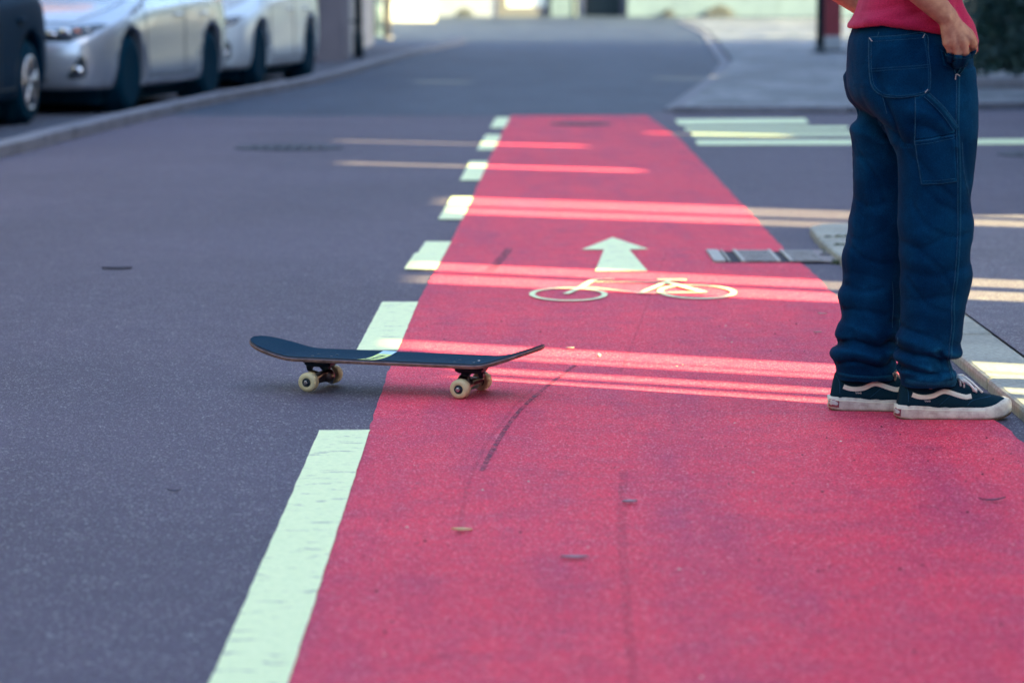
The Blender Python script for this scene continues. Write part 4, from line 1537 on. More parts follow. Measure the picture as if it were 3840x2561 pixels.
# left hand resting in the far pocket
for k in range(4):
    a = W(1.062 - k * .012, 7.745, .955 - k * .006)
    B.capsule(wrL, a, .021, .011, 10, 4)
    b_ = a + Vector((.006, -.012, -.03))
    B.capsule(a, b_, .0098, .009, 10, 4)
    B.capsule(b_, b_ + Vector((.0, -.02, -.022)), .009, .008, 10, 4)
B.capsule(wrL + Vector((.02, -.01, -.02)), W(1.105, 7.725, .955), .014, .010, 10, 4)
body = fix_normals(B.build('body', 'skin', person, True))
remesh(body, 0.0036, 3)
# small relief on the hand: tendons and knuckles
for v in body.data.vertices:
    c = v.co
    if c.y < 7.345 - PY and 0.93 < c.z < 1.01 and c.x > 0.02:
        d = 0.0
        for k, p in enumerate(kn):
            a = wrR
            ab = p - a
            t = max(0, min(1, (c - a).dot(ab) / ab.length_squared))
            dist = (c - a - ab * t).length - .012
            d += 0.0012 * math.exp(-((Vector((c.x, c.z)) - Vector(((a + ab * t).x, (a + ab * t).z))).length / .0035) ** 2)
            d += 0.0022 * math.exp(-((c - p).length / .013) ** 2)
        v.co = c + v.normal * d
# mouth of the front pocket, drawn over the fingertips
both = BVHTree.FromPolygons([v.co.copy() for v in jeans.data.vertices] + [v.co.copy() for v in body.data.vertices],
                            [tuple(p.vertices) for p in jeans.data.polygons] + [tuple(i + len(jeans.data.vertices) for i in p.vertices) for p in body.data.polygons])
patch_on('front_pocket', both, '-y', L([(1.048, .926), (1.075, .917), (1.105, .914), (1.131, .930), (1.128, .90), (1.112, .885), (1.08, .878), (1.058, .888)]), .0035, 'denim', person, .004, 12)
ribbon_on('stitching', both, '-y', L([(1.050, .922), (1.075, .913), (1.105, .910), (1.129, .925)]), .0026, .0062, 'denim_thread', person)
# hair, eyes, mouth
H = MB()
H.ellipsoid(W(1.020, 7.53, 1.672), (.108, .088, .098))
H.ellipsoid(W(0.985, 7.53, 1.610), (.070, .080, .080))
hair = H.build('hair', 'hair', person, True)
remesh(hair, 0.006, 1)
for v in hair.data.vertices:
    v.co += v.normal * (0.006 * noise.noise(v.co * 45))
for s in (-1, 1):
    m = MB(); m.ellipsoid(W(1.117, 7.53 + s * .030, 1.640), (.011, .013, .009)); e = m.build('eye', 'eye_white', person, True)
    m = MB(); m.ellipsoid(W(1.1255, 7.53 + s * .030, 1.640), (.004, .006, .006)); m.build('iris', 'eye_iris', e, True)
m = MB(); m.ellipsoid(W(1.124, 7.53, 1.572), (.010, .023, .008)); m.build('mouth', 'lips', person, True)


# --- shoes
def shoe(ox, oy, yaw, patch_x, lace_mat):
    r = empty('shoe', (ox - PX, oy - PY, 0.004), yaw)
    r.parent = person
    SLn = 0.298
    hw = [(0, .004), (.012, .018), (.04, .027), (.10, .033), (.25, .0345), (.42, .0355), (.58, .0430), (.72, .0475), (.84, .0450), (.92, .037), (.97, .024), (.992, .012), (1, .004)]
    tops = [(0, .036), (.30, .034), (.32, .0315), (.72, .0300), (.82, .035), (.90, .047), (.95, .0500), (.985, .046), (1, .036)]
    bots = [(0, .008), (.04, .004), (.12, .0005), (.75, .0005), (.88, .004), (.96, .012), (1, .020)]
    stn = [0, .004, .012, .025, .045, .08, .13, .2, .28, .31, .36, .45, .55, .65, .73, .80, .85, .89, .92, .945, .965, .98, .99, .996, 1]
    m = MB()
    rings = []
    for t in stn:
        x, w_, zt, zb = t * SLn, lerp_tab(hw, t), lerp_tab(tops, t), lerp_tab(bots, t)
        ins = min(w_ * .35, .006) if t > .8 else min(w_ * .2, .0035)
        rings.append([Vector((x, -w_ * .96, zb)), Vector((x, -w_, zb + .006)), Vector((x, -w_, zt - .010)), Vector((x, -w_ + ins, zt)), Vector((x, 0, zt + .0005)), Vector((x, w_ - ins, zt)), Vector((x, w_, zt - .010)), Vector((x, w_, zb + .006)), Vector((x, w_ * .96, zb)), Vector((x, 0, zb))])
    m.loft(rings)
    sole = fix_normals(m.build('sole', 'dirty_white_rubber', r, True))
    sbv = bvh_of(sole)
    m = MB()
    m.loft([[Vector((t * SLn + .001, -lerp_tab(hw, t) * .98, lerp_tab(bots, t) - .0035)), Vector((t * SLn + .001, lerp_tab(hw, t) * .98, lerp_tab(bots, t) - .0035)), Vector((t * SLn + .001, lerp_tab(hw, t) * .98, lerp_tab(bots, t) + .001)), Vector((t * SLn + .001, -lerp_tab(hw, t) * .98, lerp_tab(bots, t) + .001))] for t in stn[2:-3]])
    fix_normals(m.build('outsole', 'gum_rubber', r))
    ht = [(.02, .092), (.05, .106), (.12, .108), (.25, .103), (.36, .108), (.46, .105), (.54, .096), (.62, .083), (.70, .0700), (.78, .0610), (.86, .0560), (.92, .0520), (.95, .046)]
    uw = [(.02, .015), (.05, .0245), (.10, .0295), (.25, .0315), (.42, .033), (.58, .0395), (.72, .0435), (.84, .040), (.92, .030), (.95, .020)]
    m = MB()
    rings = []
    for i in range(34):
        t = .02 + .93 * i / 33
        x, h_, w_ = t * SLn, lerp_tab(ht, t), lerp_tab(uw, t)
        z0 = .024
        ring = []
        for k in range(17):
            q = math.pi * k / 16
            pw = 0.62 if t < .5 else 0.75
            ring.append(Vector((x + (.012 * (math.sin(q)) if t < .1 else 0), -w_ * math.copysign(abs(math.cos(q)) ** pw, math.cos(q)), z0 + (h_ - z0) * math.sin(q) ** .85)))
        rings.append(ring)
    m.loft(rings)
    up = fix_normals(m.build('upper', 'black_suede', r, True))
    ub = bvh_of(up)
    o = ribbon_on('side_stripe', ub, '-y', [(.040, .0625), (.055, .0575), (.072, .0562), (.092, .0590), (.108, .0665), (.120, .0700), (.135, .0675), (.155, .0610), (.174, .0565), (.188, .0585)], .0115, .0016, 'stripe_leather', r)
    for pts in ([(.022, .09), (.030, .072), (.031, .045)], [(.108, .036), (.125, .050), (.136, .060)], [(.178, .036), (.190, .048), (.215, .0535), (.240, .0560)]):
        ribbon_on('stitching', ub, '-y', pts, .0012, .0009, 'denim_thread', r)
    ribbon_on('foxing_stripe', sbv, '-y', [(.004, .0265), (.06, .0258), (.10, .0235), (.16, .0225), (.22, .0225)], .0022, .0012, 'stripe_leather', r)
    pp = [(patch_x, .0110), (patch_x + .0255, .0085), (patch_x + .0265, .0265), (patch_x + .001, .0290)]
    hp = patch_on('heel_patch', sbv, '-y', pp, .0009, 'heel_patch_red', r, .0008, 4)
    cx = patch_x + .013
    em = [(cx - .011, .0195), (cx - .010, .0235), (cx - .005, .0262), (cx + .002, .0258), (cx + .008, .0228), (cx + .0115, .0192), (cx + .0095, .0150), (cx + .0055, .0136), (cx + .0040, .0152), (cx - .004, .0158), (cx - .0055, .0138), (cx - .009, .0150)]
    patch_on('heel_emblem', sbv, '-y', em, .0018, 'heel_patch_pale', r, .0008, 4)
    pz = hit(ub, '-y', .078, .0465, .0012)
    tg_ = MB(); tg_.box(.0685, .0875, pz.y - .0003, pz.y + .003, .0435, .0495)
    text_mesh('tag_lettering', 'VANS', .0062, 'lace_white', r, (.078, pz.y - .0006, .0465), (R(90), 0, 0))
    # laces: flat bands across the throat, a bow and the loose ends
    m = MB()
    for k, (x, z, w_) in enumerate(((.158, .1015, .026), (.174, .0915, .027), (.190, .0805, .028), (.205, .0705, .028))):
        pts = []
        for j in range(9):
            q = -1 + 2 * j / 8
            pz = hit(ub, '+z', x + .004 * q * (1 if k % 2 else -1), q * w_, .0026)
            if pz is not None:
                pts.append(pz)
        if len(pts) > 2:
            m.tube(pts, .0026, 6)
    m.tube([(.160, -.012, .104), (.170, -.032, .100), (.182, -.039, .090), (.192, -.0405, .079), (.198, -.040, .071)], .0032, 6)
    m.tube([(.160, -.010, .106), (.176, -.028, .104), (.190, -.034, .093), (.204, -.036, .079), (.216, -.034, .068)], .0028, 6)
    m.tube([(.158, -.014, .103), (.164, -.034, .098), (.170, -.038, .090), (.166, -.037, .096), (.160, -.02, .103)], .0028, 6)
    m.tube([(.162, .012, .105), (.178, .030, .104), (.192, .034, .092), (.186, .03, .099)], .0028, 6)
    m.build('laces', lace_mat, r, True)
    return r


shoe(0.9635, 7.462, R(3), -.0130, 'lace_white')
shoe(0.812, 7.620, R(-4), .0035, 'lace_tan')

# ================================================================== CARS
STN = [  # y, then half profile (x, z): underside, sill, flank, shoulder, glass foot, upper, roof edge, top
    (0.00, [(0, .24), (.58, .24), (.68, .31), (.71, .46), (.67, .60), (.56, .655), (.36, .675), (.18, .685), (0, .69)]),
    (0.06, [(0, .21), (.66, .21), (.76, .29), (.785, .46), (.745, .62), (.62, .685), (.42, .71), (.21, .72), (0, .725)]),
    (0.18, [(0, .20), (.70, .20), (.815, .28), (.84, .47), (.805, .655), (.67, .735), (.47, .765), (.23, .78), (0, .785)]),
    (0.42, [(0, .19), (.72, .19), (.84, .27), (.865, .49), (.84, .70), (.71, .795), (.50, .83), (.25, .845), (0, .85)]),
    (0.85, [(0, .19), (.74, .19), (.865, .27), (.882, .50), (.868, .765), (.745, .875), (.53, .91), (.27, .925), (0, .93)]),
    (1.18, [(0, .19), (.74, .19), (.870, .27), (.880, .51), (.868, .80), (.765, .935), (.56, .98), (.28, .995), (0, 1.0)]),
    (1.55, [(0, .19), (.74, .19), (.870, .26), (.878, .52), (.868, .83), (.785, .955), (.66, 1.14), (.50, 1.235), (0, 1.26)]),
    (1.95, [(0, .19), (.74, .19), (.868, .26), (.876, .53), (.866, .85), (.795, .965), (.685, 1.24), (.56, 1.41), (0, 1.445)]),
    (2.60, [(0, .19), (.74, .19), (.868, .26), (.876, .54), (.864, .88), (.798, .985), (.69, 1.26), (.565, 1.435), (0, 1.47)]),
    (3.30, [(0, .19), (.74, .19), (.872, .27), (.882, .55), (.868, .91), (.790, 1.01), (.675, 1.24), (.55, 1.395), (0, 1.43)]),
    (3.80, [(0, .20), (.72, .20), (.862, .29), (.874, .56), (.855, .93), (.765, 1.02), (.64, 1.18), (.52, 1.285), (0, 1.32)]),
    (4.08, [(0, .23), (.68, .23), (.815, .32), (.835, .57), (.81, .90), (.715, .99), (.61, 1.07), (.45, 1.12), (0, 1.14)]),
    (4.22, [(0, .26), (.62, .26), (.735, .35), (.76, .57), (.73, .83), (.64, .92), (.50, .96), (.30, .98), (0, .99)]),
    (4.27, [(0, .30), (.54, .30), (.62, .38), (.65, .57), (.62, .77), (.54, .84), (.42, .87), (.24, .88), (0, .885)]),
]


def cr(ps, t):
    """Catmull-Rom on a table of (key, value list)"""
    for i in range(len(ps) - 1):
        if t <= ps[i + 1][0] or i == len(ps) - 2:
            k = (t - ps[i][0]) / (ps[i + 1][0] - ps[i][0])
            a, b = ps[i][1], ps[i + 1][1]
            return [tuple(x0 + (x1 - x0) * k for x0, x1 in zip(p, q)) for p, q in zip(a, b)]


def make_car(loc, rz, paint, label, lscale=1.0, hscale=1.0, group=None, rim=0.0):
    c = tag(empty('parked_car', loc, rz), label, 'car', group)
    sts = []
    ys = sorted(set([s[0] for s in STN] + [0.02, .04, .09, .13, .25, .33, .55, .7, 1.0, 1.35, 1.75, 2.2, 2.9, 3.1, 3.55, 3.95, 4.15, 4.25]))
    rings = []
    for y in ys:
        half = smooth_poly(cr(STN, y), 4)
        ring = [(x, z) for x, z in half] + [(-x, z) for x, z in half[-2:0:-1]]
        rings.append([Vector((x, y * lscale, z * (hscale if z > .6 else 1) + (0 if z > .6 else 0))) for x, z in ring])
    m = MB(); m.loft(rings)
    bd = fix_normals(m.build('body', paint, c, True))
    WY = (0.86 * lscale, 3.42 * lscale)
    WR = 0.318
    for wy in WY:
        for s in (-1, 1):
            k = MB(); k.lathe([(s * .60, .372), (s * 1.1, .372)], (0, wy, WR + .02), 'x', 40)
            cut = fix_normals(k.build('cutter', 'underbody', None))
            md = bd.modifiers.new('arch', 'BOOLEAN'); md.object = cut; md.operation = 'DIFFERENCE'; md.solver = 'EXACT'
            cut.location = loc; cut.rotation_euler = (0, 0, rz)
            bake(bd)
            bpy.data.objects.remove(cut)
            a = MB(); a.lathe([(s * .598, .02), (s * .601, .368), (s * .80, .370), (s * .802, .366), (s * .61, .362), (s * .606, .02)], (0, wy, WR + .02), 'x', 36)
            a.build('wheel_arch', 'underbody', c, True)
            wt = MB(); x0 = s * .765
            wt.lathe([(-.10, .205), (-.105, .24), (-.100, .295), (-.07, WR), (.07, WR), (.100, .295), (.105, .24), (.10, .205)], (x0, wy, WR), 'x', 40)
            wl = wt.build('wheel', 'tyre', c, True)
            rm = MB()
            e = s * (.085 if rim > 0.5 else .06)
            rm.lathe([(e, .212), (e + s * .026, .208), (e + s * .026, .192), (e - s * .02, .180), (e - s * .03, .02)], (x0, wy, WR), 'x', 36)
            for q in range(5):
                an = 2 * math.pi * q / 5 + .3
                for da in (-.11, .11):
                    p0 = Vector((x0 + e + s * .014, wy + .035 * math.cos(an), WR + .035 * math.sin(an)))
                    p1 = Vector((x0 + e + s * .018, wy + .197 * math.cos(an + da), WR + .197 * math.sin(an + da)))
                    rm.capsule(p0, p1, .017, .013, 8, 2)
            rm.lathe([(e + s * .012, .045), (e + s * .016, .03), (e + s * .016, .004)], (x0, wy, WR), 'x', 20)
            rm.build('rim', 'alloy' if rim > 0.5 else 'black_trim', wl, True)
    bv = bvh_of(bd)
    LS = lscale
    Y = lambda pts: [(y * LS, z) for y, z in pts]
    for s, side in ((1, '+x'), (-1, '-x')):
        patch_on('side_window', bv, side, Y([(1.52, .985), (1.95, 1.20), (2.15, 1.36), (2.50, 1.385), (2.50, 1.0)]), .006, 'car_glass', c, .004, 10)
        patch_on('side_window', bv, side, Y([(2.57, 1.0), (2.57, 1.385), (3.10, 1.35), (3.45, 1.21), (3.48, 1.03)]), .006, 'car_glass', c, .004, 10)
        for pts in ([(1.32, .90), (1.30, .60), (1.36, .30)], [(2.53, .97), (2.52, .60), (2.50, .30)], [(1.36, .295), (2.0, .285), (2.98, .29)]):
            ribbon_on('door_seam', bv, side, Y(pts), .014, .0045, 'seam', c, 5, .5)
        for y0 in (2.30, 3.12):
            m = MB(); hp = hit(bv, side, y0 * LS, .80, 0.0)
            m.capsule((hp.x + s * .018, y0 * LS - .085, .80), (hp.x + s * .018, y0 * LS + .085, .805), .013, .013, 10, 3); m.build('door_handle', paint, c, True)
        m = MB(); m.ellipsoid((s * .965, 1.50 * LS, 1.02), (.10, .075, .075)); m.capsule((s * .80, 1.53 * LS, .965), (s * .92, 1.52 * LS, .99), .022, .03, 8, 2)
        m.build('mirror', paint, c, True)
        # lamps
        hl = [(s * .33, .665), (s * .42, .605), (s * .62, .605), (s * .76, .660), (s * .815, .735), (s * .75, .738), (s * .58, .708), (s * .42, .690)]
        hd = patch_on('headlight', bv, '-y', hl, .006, 'car_glass', c, .006, 8)
        if hd:
            for cx, rr, mt in ((.46, .044, 'lamp_chrome'), (.57, .052, 'lamp_chrome'), (.655, .030, 'lamp_amber'), (.72, .022, 'lamp_chrome')):
                hp = hit(bv, '-y', s * cx, .652 + (cx - .45) * .16, 0.0)
                if hp:
                    k = MB(); k.ellipsoid((hp.x, hp.y - .006, hp.z), (rr, .012, rr * .8), 12, 8); k.build('lamp', mt, hd, True)
        fl = [(s * .58, .31), (s * .68, .30), (s * .735, .33), (s * .735, .45), (s * .705, .50), (s * .64, .40)]
        fg_ = patch_on('fog_recess', bv, '-y', fl, .004, 'black_trim', c, .003, 5)
        hp = hit(bv, '-y', s * .675, .36, 0.0)
        if hp and fg_:
            k = MB(); k.ellipsoid((hp.x, hp.y - .008, hp.z), (.050, .016, .045), 14, 8); k.build('fog_lamp', 'lamp_chrome', fg_, True)
        tlp = [(s * .46, .74), (s * .60, .72), (s * .70, .78), (s * .70, .90), (s * .58, .90), (s * .47, .86)]
        patch_on('tail_light', bv, '+y', tlp, .004, 'tail_red', c, .003, 6)
    patch_on('windscreen', bv, '+z', [(-.60, 1.28 * LS), (-.50, 1.86 * LS), (0, 1.90 * LS), (.50, 1.86 * LS), (.60, 1.28 * LS), (0, 1.22 * LS)], .010, 'car_glass', c, .006, 12)
    patch_on('rear_window', bv, '+y', [(-.50, 1.06), (-.44, 1.25), (0, 1.28), (.44, 1.25), (.50, 1.06)], .006, 'car_glass', c, .004, 10)
    for pts in ([(-.60, .20), (-.70, .62), (-.74, 1.12)], [(.60, .20), (.70, .62), (.74, 1.12)], [(-.60, .17), (0, .10), (.60, .17)]):
        ribbon_on('bonnet_seam', bv, '+z', [(x, y * LS) for x, y in pts], .014, .0045, 'seam', c, 5, .5)
    gr = patch_on('grille', bv, '-y', [(-.30, .630), (.30, .630), (.32, .672), (-.32, .672)], .004, 'black_trim', c, .003, 5)
    for z in (.640, .660):
        ribbon_on('grille_bar', bv, '-y', [(-.30, z), (0, z), (.30, z)], .010, .008, 'lamp_chrome', gr or c, 5, .5)
    patch_on('air_intake', bv, '-y', [(-.42, .27), (.42, .27), (.36, .37), (-.36, .37)], .004, 'black_trim', c, .003, 5)
    m = MB(); m.box(-.26, .26, -.022, -.012, .42, .53); m.build('number_plate', 'plate_white', c)
    m = MB(); m.box(-.26, .26, 4.28 * LS, 4.29 * LS, .52, .63); m.build('number_plate', 'plate_white', c)
    m = MB(); m.box(-.73, .73, .35 * LS, 4.0 * LS, .085, .26); m.build('floor_pan_light_stop', 'underbody', c)  # pan hung extra low to block light and deepen shade under the car
    return c


def at_wheel(wx, wy, rz, loc_y, half=.78):
    """root position so that the outer face of the roadside wheel at local y stands at (wx, wy)"""
    v = Matrix.Rotation(rz, 3, 'Z') @ Vector((half, loc_y, 0))
    return (wx - v.x, wy - v.y, 0.004)


G_ = 'cars parked along the left kerb'
a = R(-9.5)
make_car(at_wheel(-3.30, 25.3, a, .86), a, 'paint_silver', 'silver hatchback parked nose towards us in the middle of the row', group=G_)
a = R(-8)
make_car(at_wheel(-2.70, 31.3, a, .86), a, 'paint_white', 'white car parked behind the silver hatchback, farthest of the row', 0.97, 1.04, group=G_)
a = R(-5)
make_car(at_wheel(-3.80, 23.1, a, 3.42), a, 'paint_dark', 'dark car at the left edge of the picture, in front of the silver one', 1.0, 1.0, group=G_, rim=1.0)

# ================================================================== STREET FURNITURE AND SMALL THINGS
# drain grate at the lane's right edge
g = tag(empty('drain_grate', (1.0, 11.85, 0)), 'slatted metal drain grate set in the red lane by the kerb', 'drain grate')
m = MB(); m.prism([(-.21, -.245), (.24, -.245), (.245, .235), (-.205, .235)], .0045, .0055); m.build('pit_shade_plate', 'pit_shade', g)  # flat dark plate stands in for the shade down the drain
m = MB(); m.box(-.212, -.165, -.25, .24, .006, .014); m.build('frame_bar', 'grate_light', g)
for x0, x1 in ((-.155, -.147), (-.105, -.090), (.035, .050), (.085, .097)):
    m = MB(); m.box(x0, x1, -.25, .24, .006, .0145); bevel(m.build('frame_bar', 'grate_light', g), .002)
for x0, x1 in ((-.089, .034), (.098, .215)):
    for k in range(10):
        y = -.24 + k * .049
        m = MB(); m.box(x0, x1, y, y + .024, .006, .0125); m.build('slat', 'grate_metal', g)
m = MB(); m.box(.216, .275, -.25, .24, .0045, .012); o = bevel(m.build('frame_end', 'concrete', g), .003)
m = MB(); m.lathe([(.012, .022), (.016, .022), (.0165, .012)], (.245, 0, 0), 'z', 16); m.build('bolt', 'cast_iron', g, True)


def manhole(x, y, r, label):
    t = tag(empty('manhole_cover', (x, y, 0)), label, 'manhole cover')
    m = MB(); m.lathe([(.003, r), (.008, r), (.0082, r - .03), (.006, r - .031)], (0, 0, 0), 'z', 40); m.build('ring', 'cast_iron', t)
    m = MB(); m.lathe([(.003, r - .035), (.0070, r - .035), (.0072, .01)], (0, 0, 0), 'z', 40); m.build('lid', 'cast_iron', t)
    for i in range(-3, 4):
        for j in range(-3, 4):
            if math.hypot(i, j) < 3.4:
                q = r * .2
                m = MB(); m.box(i * q - .3 * q, i * q + .3 * q, j * q - .3 * q, j * q + .3 * q, .0072, .0105); m.build('stud', 'cast_iron', t)
    return t


manhole(-1.48, 19.80, .36, 'round dark manhole cover in the grey roadway left of the dashes')
manhole(0.525, 23.05, .24, 'dark manhole cover at the far end of the red lane')
manhole(3.42, 19.0, .33, 'dark manhole cover in the side street right of the person')

# posts
p = tag(empty('street_post', (4.56, 44.4, 0.055)), 'tall dark post on the cobbled corner behind the person', 'post')
m = MB(); m.lathe([(0, .062), (3.2, .055), (3.22, .03)], (0, 0, 0), 'z', 18); m.build('shaft', 'post_dark', p, True)
m = MB(); m.lathe([(0, .11), (.03, .11), (.05, .08), (.10, .07)], (0, 0, 0), 'z', 18); m.build('base', 'post_dark', p, True)
m = MB(); m.lathe([(-.02, .3), (.02, .3)], (0, -.07, 2.9), 'y', 28); m.build('sign_plate', 'sign_red', p)
p = tag(empty('barrier_board', (4.83, 45.2, 0.055)), 'red and white barrier board standing beside the dark post', 'barrier')
m = MB(); m.box(-.13, .13, -.02, .02, .23, 1.1); m.build('red_panel', 'sign_red', p)
m = MB(); m.box(-.13, .13, -.02, .02, .03, .228); m.build('white_panel', 'sign_white', p)
m = MB(); m.box(-.2, .2, -.25, .25, 0, .03); m.build('foot', 'post_dark', p)
p = tag(empty('street_post', (-2.40, 57.8, 0)), 'slim grey post on the pavement past the left house', 'post')
m = MB(); m.lathe([(0, .075), (2.8, .065), (2.82, .03)], (0, 0, 0), 'z', 16); m.build('shaft', 'post_grey', p, True)
m = MB(); m.lathe([(0, .13), (.04, .13), (.06, .09)], (0, 0, 0), 'z', 16); m.build('base', 'post_grey', p, True)
p = tag(empty('white_bollard', (-2.75, 60.0, 0)), 'short white bollard glowing in sunlight left of the grey post', 'bollard')
m = MB(); m.lathe([(0, .17), (.95, .17), (1.05, .14), (1.1, .06)], (0, 0, 0), 'z', 20); m.build('shaft', 'plaster_white_shade_tone', p, True)
m = MB(); m.lathe([(0, .2), (.06, .2), (.07, .175)], (0, 0, 0), 'z', 20); m.build('base', 'plaster_white_shade_tone', p, True)


# hedge and bushes: leaves spread through the volume
def leaf_cloud(mb, x0, x1, y0, y1, z0, z1, n, size, rnd):
    for k in range(n):
        x, y, z = rnd.uniform(x0, x1), rnd.uniform(y0, y1), rnd.uniform(z0, z1)
        f = rnd.random()
        if f < .55:
            y = y0 + abs(rnd.gauss(0, .12))
        y += .10 * noise.noise((x * 1.7, z * 1.7, 3.0)) + .05 * noise.noise((x * 5, z * 5, 1.0))
        a, b, c = rnd.uniform(0, 6.28), rnd.uniform(-1.0, 1.0), rnd.uniform(.6, 1.4) * size
        u = Vector((math.cos(a), math.sin(a) * .5, b)).normalized()
        v = u.cross(Vector((rnd.uniform(-1, 1), -1, rnd.uniform(-.2, 1)))).normalized()
        p = Vector((x, y, z))
        mb.add([p - u * c, p + v * c * .45, p + u * c, p - v * c * .45], [(0, 1, 2, 3)])


rnd = random.Random(3)
hd = tag(empty('hedge', (6.9, 30.6, 0.055)), 'dense dark green hedge at the right edge behind the person', 'hedge')
m = MB(); leaf_cloud(m, -2.35, 3.2, -.75, .55, .12, 2.3, 15000, .045, rnd); m.build('foliage', 'hedge_leaf', hd)
m = MB()
for k in range(12):
    x = -2.2 + k * .45
    m.tube([(x, 0, 0), (x + .04, .02, .5), (x - .03, .05, 1.1), (x + .02, .0, 1.9)], .025, 6)
m.build('stems', 'timber_dark', hd)
m = MB(); m.box(-2.25, 3.1, -.45, .5, .15, 2.2); m.build('inner_twigs', 'hedge_leaf', hd)
ew = tag(empty('edging_wall', (6.9, 29.65, 0.055)), 'low dark stone edging in front of the hedge', 'wall')
for k in range(7):
    m = MB(); m.box(-2.45 + k * .82, -2.45 + k * .82 + .80, -.12, .12, 0, .10 + rnd.uniform(-.01, .01)); bevel(m.build('edging_stone', 'kerb_grey', ew), .015)


def bush(x, y, z, w_, h_, label, n=500):
    b = tag(empty('bush', (x, y, z)), label, 'bush')
    m = MB()
    for k in range(n):
        a, e, r = rnd.uniform(0, 6.28), rnd.uniform(-.2, 1.5), rnd.random() ** .4
        p = Vector((math.cos(a) * math.cos(e) * w_ * r, math.sin(a) * math.cos(e) * w_ * .7 * r, max(.02, math.sin(e) * h_ * r)))
        p *= 1 + .25 * noise.noise(p * 3 + Vector((x, y, 0)))
        u = Vector((rnd.uniform(-1, 1), rnd.uniform(-1, 1), rnd.uniform(-1, 1))).normalized()
        v = u.cross(Vector((.3, -1, .4))).normalized()
        c = rnd.uniform(.03, .07)
        m.add([p - u * c, p + v * c * .5, p + u * c, p - v * c * .5], [(0, 1, 2, 3)])
    m.build('foliage', 'bush_leaf', b)
    m = MB()
    for k in range(5):
        a = k * 1.3
        m.tube([(0, 0, 0), (math.cos(a) * w_ * .3, math.sin(a) * w_ * .2, h_ * .4), (math.cos(a) * w_ * .6, math.sin(a) * w_ * .4, h_ * .75)], .012, 5)
    m.build('stems', 'timber_dark', b)


bush(4.95, 95.0, 0, .22, .22, 'small bush at the foot of the mint wall nearest the dark door')
bush(6.55, 95.0, 0, .50, .34, 'wider bush at the foot of the mint wall towards the dark post', 900)
bush(0.05 - 1.55, 95.7, 0, .30, .26, 'small bush against the far wall toned blue-grey for shade left of the garage')
bush(5.25, 43.6, .055, .35, .8, 'leafy bush beside the barrier board, half hidden by the person', 900)


# added trees beyond the hall, out of the picture: they break up the sun on the far end of the street
def sun_filter_tree(x, y, h_, r_, label, n=2600):
    t = tag(empty('tree', (x, y, 0)), label, 'tree', 'unseen added trees along the far right of the street')
    m = MB()
    m.tube([(0, 0, 0), (.05, .02, h_ * .2), (-.04, .05, h_ * .4), (.05, 0, h_ * .62), (0, 0, h_ * .85)], .14, 10)
    for k in range(7):
        a = k * .9 + x
        z0 = h_ * (.32 + .05 * k)
        m.tube([(0, 0, z0), (math.cos(a) * r_ * .35, math.sin(a) * r_ * .35, z0 + h_ * .12), (math.cos(a) * r_ * .75, math.sin(a) * r_ * .75, z0 + h_ * .2)], .05, 6)
    m.build('trunk', 'timber_dark', t, True)
    m = MB()
    clumps = [Vector((rnd.gauss(0, .42) * r_, rnd.gauss(0, .42) * r_, h_ * rnd.uniform(.34, .98))) for _ in range(34)]
    for k in range(n):
        c = rnd.choice(clumps)
        p = c + Vector((rnd.gauss(0, .16) * r_, rnd.gauss(0, .16) * r_, rnd.gauss(0, .06) * h_))
        u = Vector((rnd.uniform(-1, 1), rnd.uniform(-1, 1), rnd.uniform(-.6, .6))).normalized()
        v = u.cross(Vector((rnd.uniform(-1, 1), rnd.uniform(-1, 1), 1))).normalized()
        s = rnd.uniform(.10, .20)
        m.add([p - u * s, p + v * s * .5, p + u * s, p - v * s * .5], [(0, 1, 2, 3)])
    m.build('crown', 'hedge_leaf', t)


for x, y, h_, r_, lb in ((15.5, 50.5, 9.5, 3.2, 'tall leafy unseen tree added just past the end of the boarded hall'), (15.0, 58, 9.0, 3.4, 'second leafy unseen tree added past the end of the boarded hall'), (15.8, 66, 9.4, 3.4, 'third leafy unseen tree added past the boarded hall, middle of the row'),
                         (15.2, 74, 8.8, 3.3, 'leafy unseen added tree next to last in the row towards the far building'), (16.0, 82.5, 9.2, 3.6, 'last leafy unseen added tree of the row, nearest the far building')):
    sun_filter_tree(x, y, h_, r_, lb)


# leaves and chips lying about
def litter(name, x, y, ln, wd, ang, mat, label, cat, z=.0062, curl=.25):
    m = MB()
    n = 7
    vs, fs = [], []
    for i in range(n):
        t = i / (n - 1)
        ww = wd / 2 * (math.sin(math.pi * min(.97, max(.04, t))) ** .8)
        zz = z + .002 + curl * ln * (2 * t - 1) ** 2 * .35
        for s in (-1, 0, 1):
            vs.append((ln * (t - .5), s * ww, zz + (abs(s) * .15 * wd)))
    for i in range(n - 1):
        for s in range(2):
            fs.append((3 * i + s, 3 * i + s + 1, 3 * i + 4 + s, 3 * i + 3 + s))
    m.add(vs, fs)
    o = m.build(name, mat, None, True)
    o.location = (x, y, 0)
    o.rotation_euler = (0, 0, ang)
    md = o.modifiers.new('solid', 'SOLIDIFY'); md.thickness = .0006
    return tag(o, label, cat)


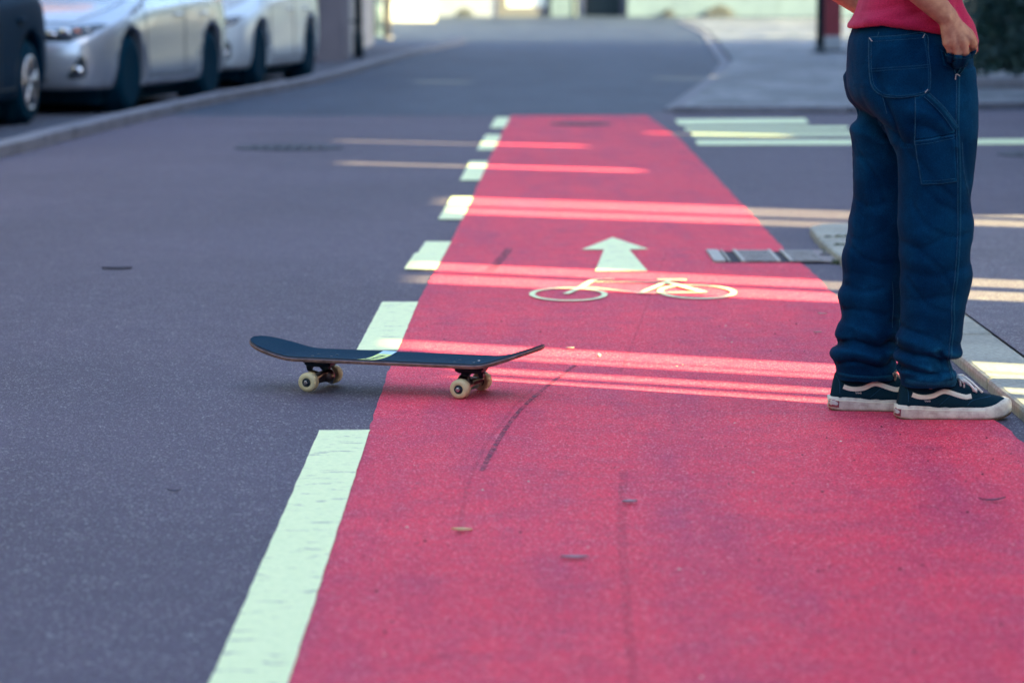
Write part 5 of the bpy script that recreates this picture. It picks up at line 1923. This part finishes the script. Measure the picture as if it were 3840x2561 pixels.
litter('fallen_leaf', -.100, 5.855, .042, .022, R(-14), 'leaf_yellow', 'small pale yellow leaf lying on the red lane in the foreground', 'leaf', curl=.03)
litter('fallen_leaf', .118, 5.57, .052, .020, R(0), 'leaf_grey', 'grey leaf lying flat on the red lane, nearest to the camera', 'leaf', curl=.05)
litter('fallen_leaf', .247, 6.18, .032, .022, R(14), 'leaf_grey', 'pale grey scrap on the red lane behind the long grey leaf', 'leaf', curl=.05)
litter('twig', 1.010, 6.20, .060, .012, R(12), 'leaf_dark', 'thin dark twig on the red lane below the sneakers', 'twig')
litter('fallen_leaf', .173, 8.83, .024, .020, R(0), 'leaf_pale', 'tiny pale scrap on the red lane behind the skateboard tail', 'leaf', curl=.05)
litter('twig', 1.020, 9.76, .030, .012, R(-20), 'leaf_pale', 'pale splinter on the red lane left of the jeans, farther of two', 'twig', curl=.05)
litter('twig', .952, 9.24, .026, .010, R(10), 'leaf_pale', 'pale splinter on the red lane left of the jeans, nearer of two', 'twig', curl=.05)
litter('fallen_leaf', -1.51, 11.37, .115, .040, R(8), 'leaf_dark', 'dark flattened leaf on the grey asphalt at the left', 'leaf', .001, .02)
litter('twig', -.728, 6.35, .030, .010, R(0), 'leaf_dark', 'tiny dark twig on the grey asphalt left of the near dash', 'twig', .001)
m = MB(); m.ellipsoid((0, 0, .009), (.006, .006, .005), 8, 6); o = m.build('pebble', 'pebble_pale', None, True); o.location = (.254, 8.66, 0)
tag(o, 'single pale pebble in the sunlit streak on the red lane', 'pebble')
# grit: dark grains nobody could count
m = MB()
for k in range(420):
    y = 4.5 + 9 * rnd.random() ** 1.1
    x = rnd.uniform(-.3, 1.2)
    if rnd.random() < .5:
        x = rnd.uniform(.45, 1.2)
    s = rnd.uniform(.0010, .0028) * (1.3 if rnd.random() < .08 else 1)
    c = Vector((x, y, .0042 + s * .4))
    vs = [c + Vector((sx * s * rnd.uniform(.6, 1.4), sy * s * rnd.uniform(.6, 1.6), 0)) for sx, sy in ((-1, -1), (1, -1), (1, 1), (-1, 1))] + [c + Vector((0, 0, s * rnd.uniform(.5, 1)))]
    m.add(vs, [(0, 1, 4), (1, 2, 4), (2, 3, 4), (3, 0, 4)], 0 if rnd.random() < .85 else 1)
tag(m.build('grit', ['pebble_dark', 'pebble_pale']), 'loose dark grit scattered over the red lane', 'grit', kind='stuff')
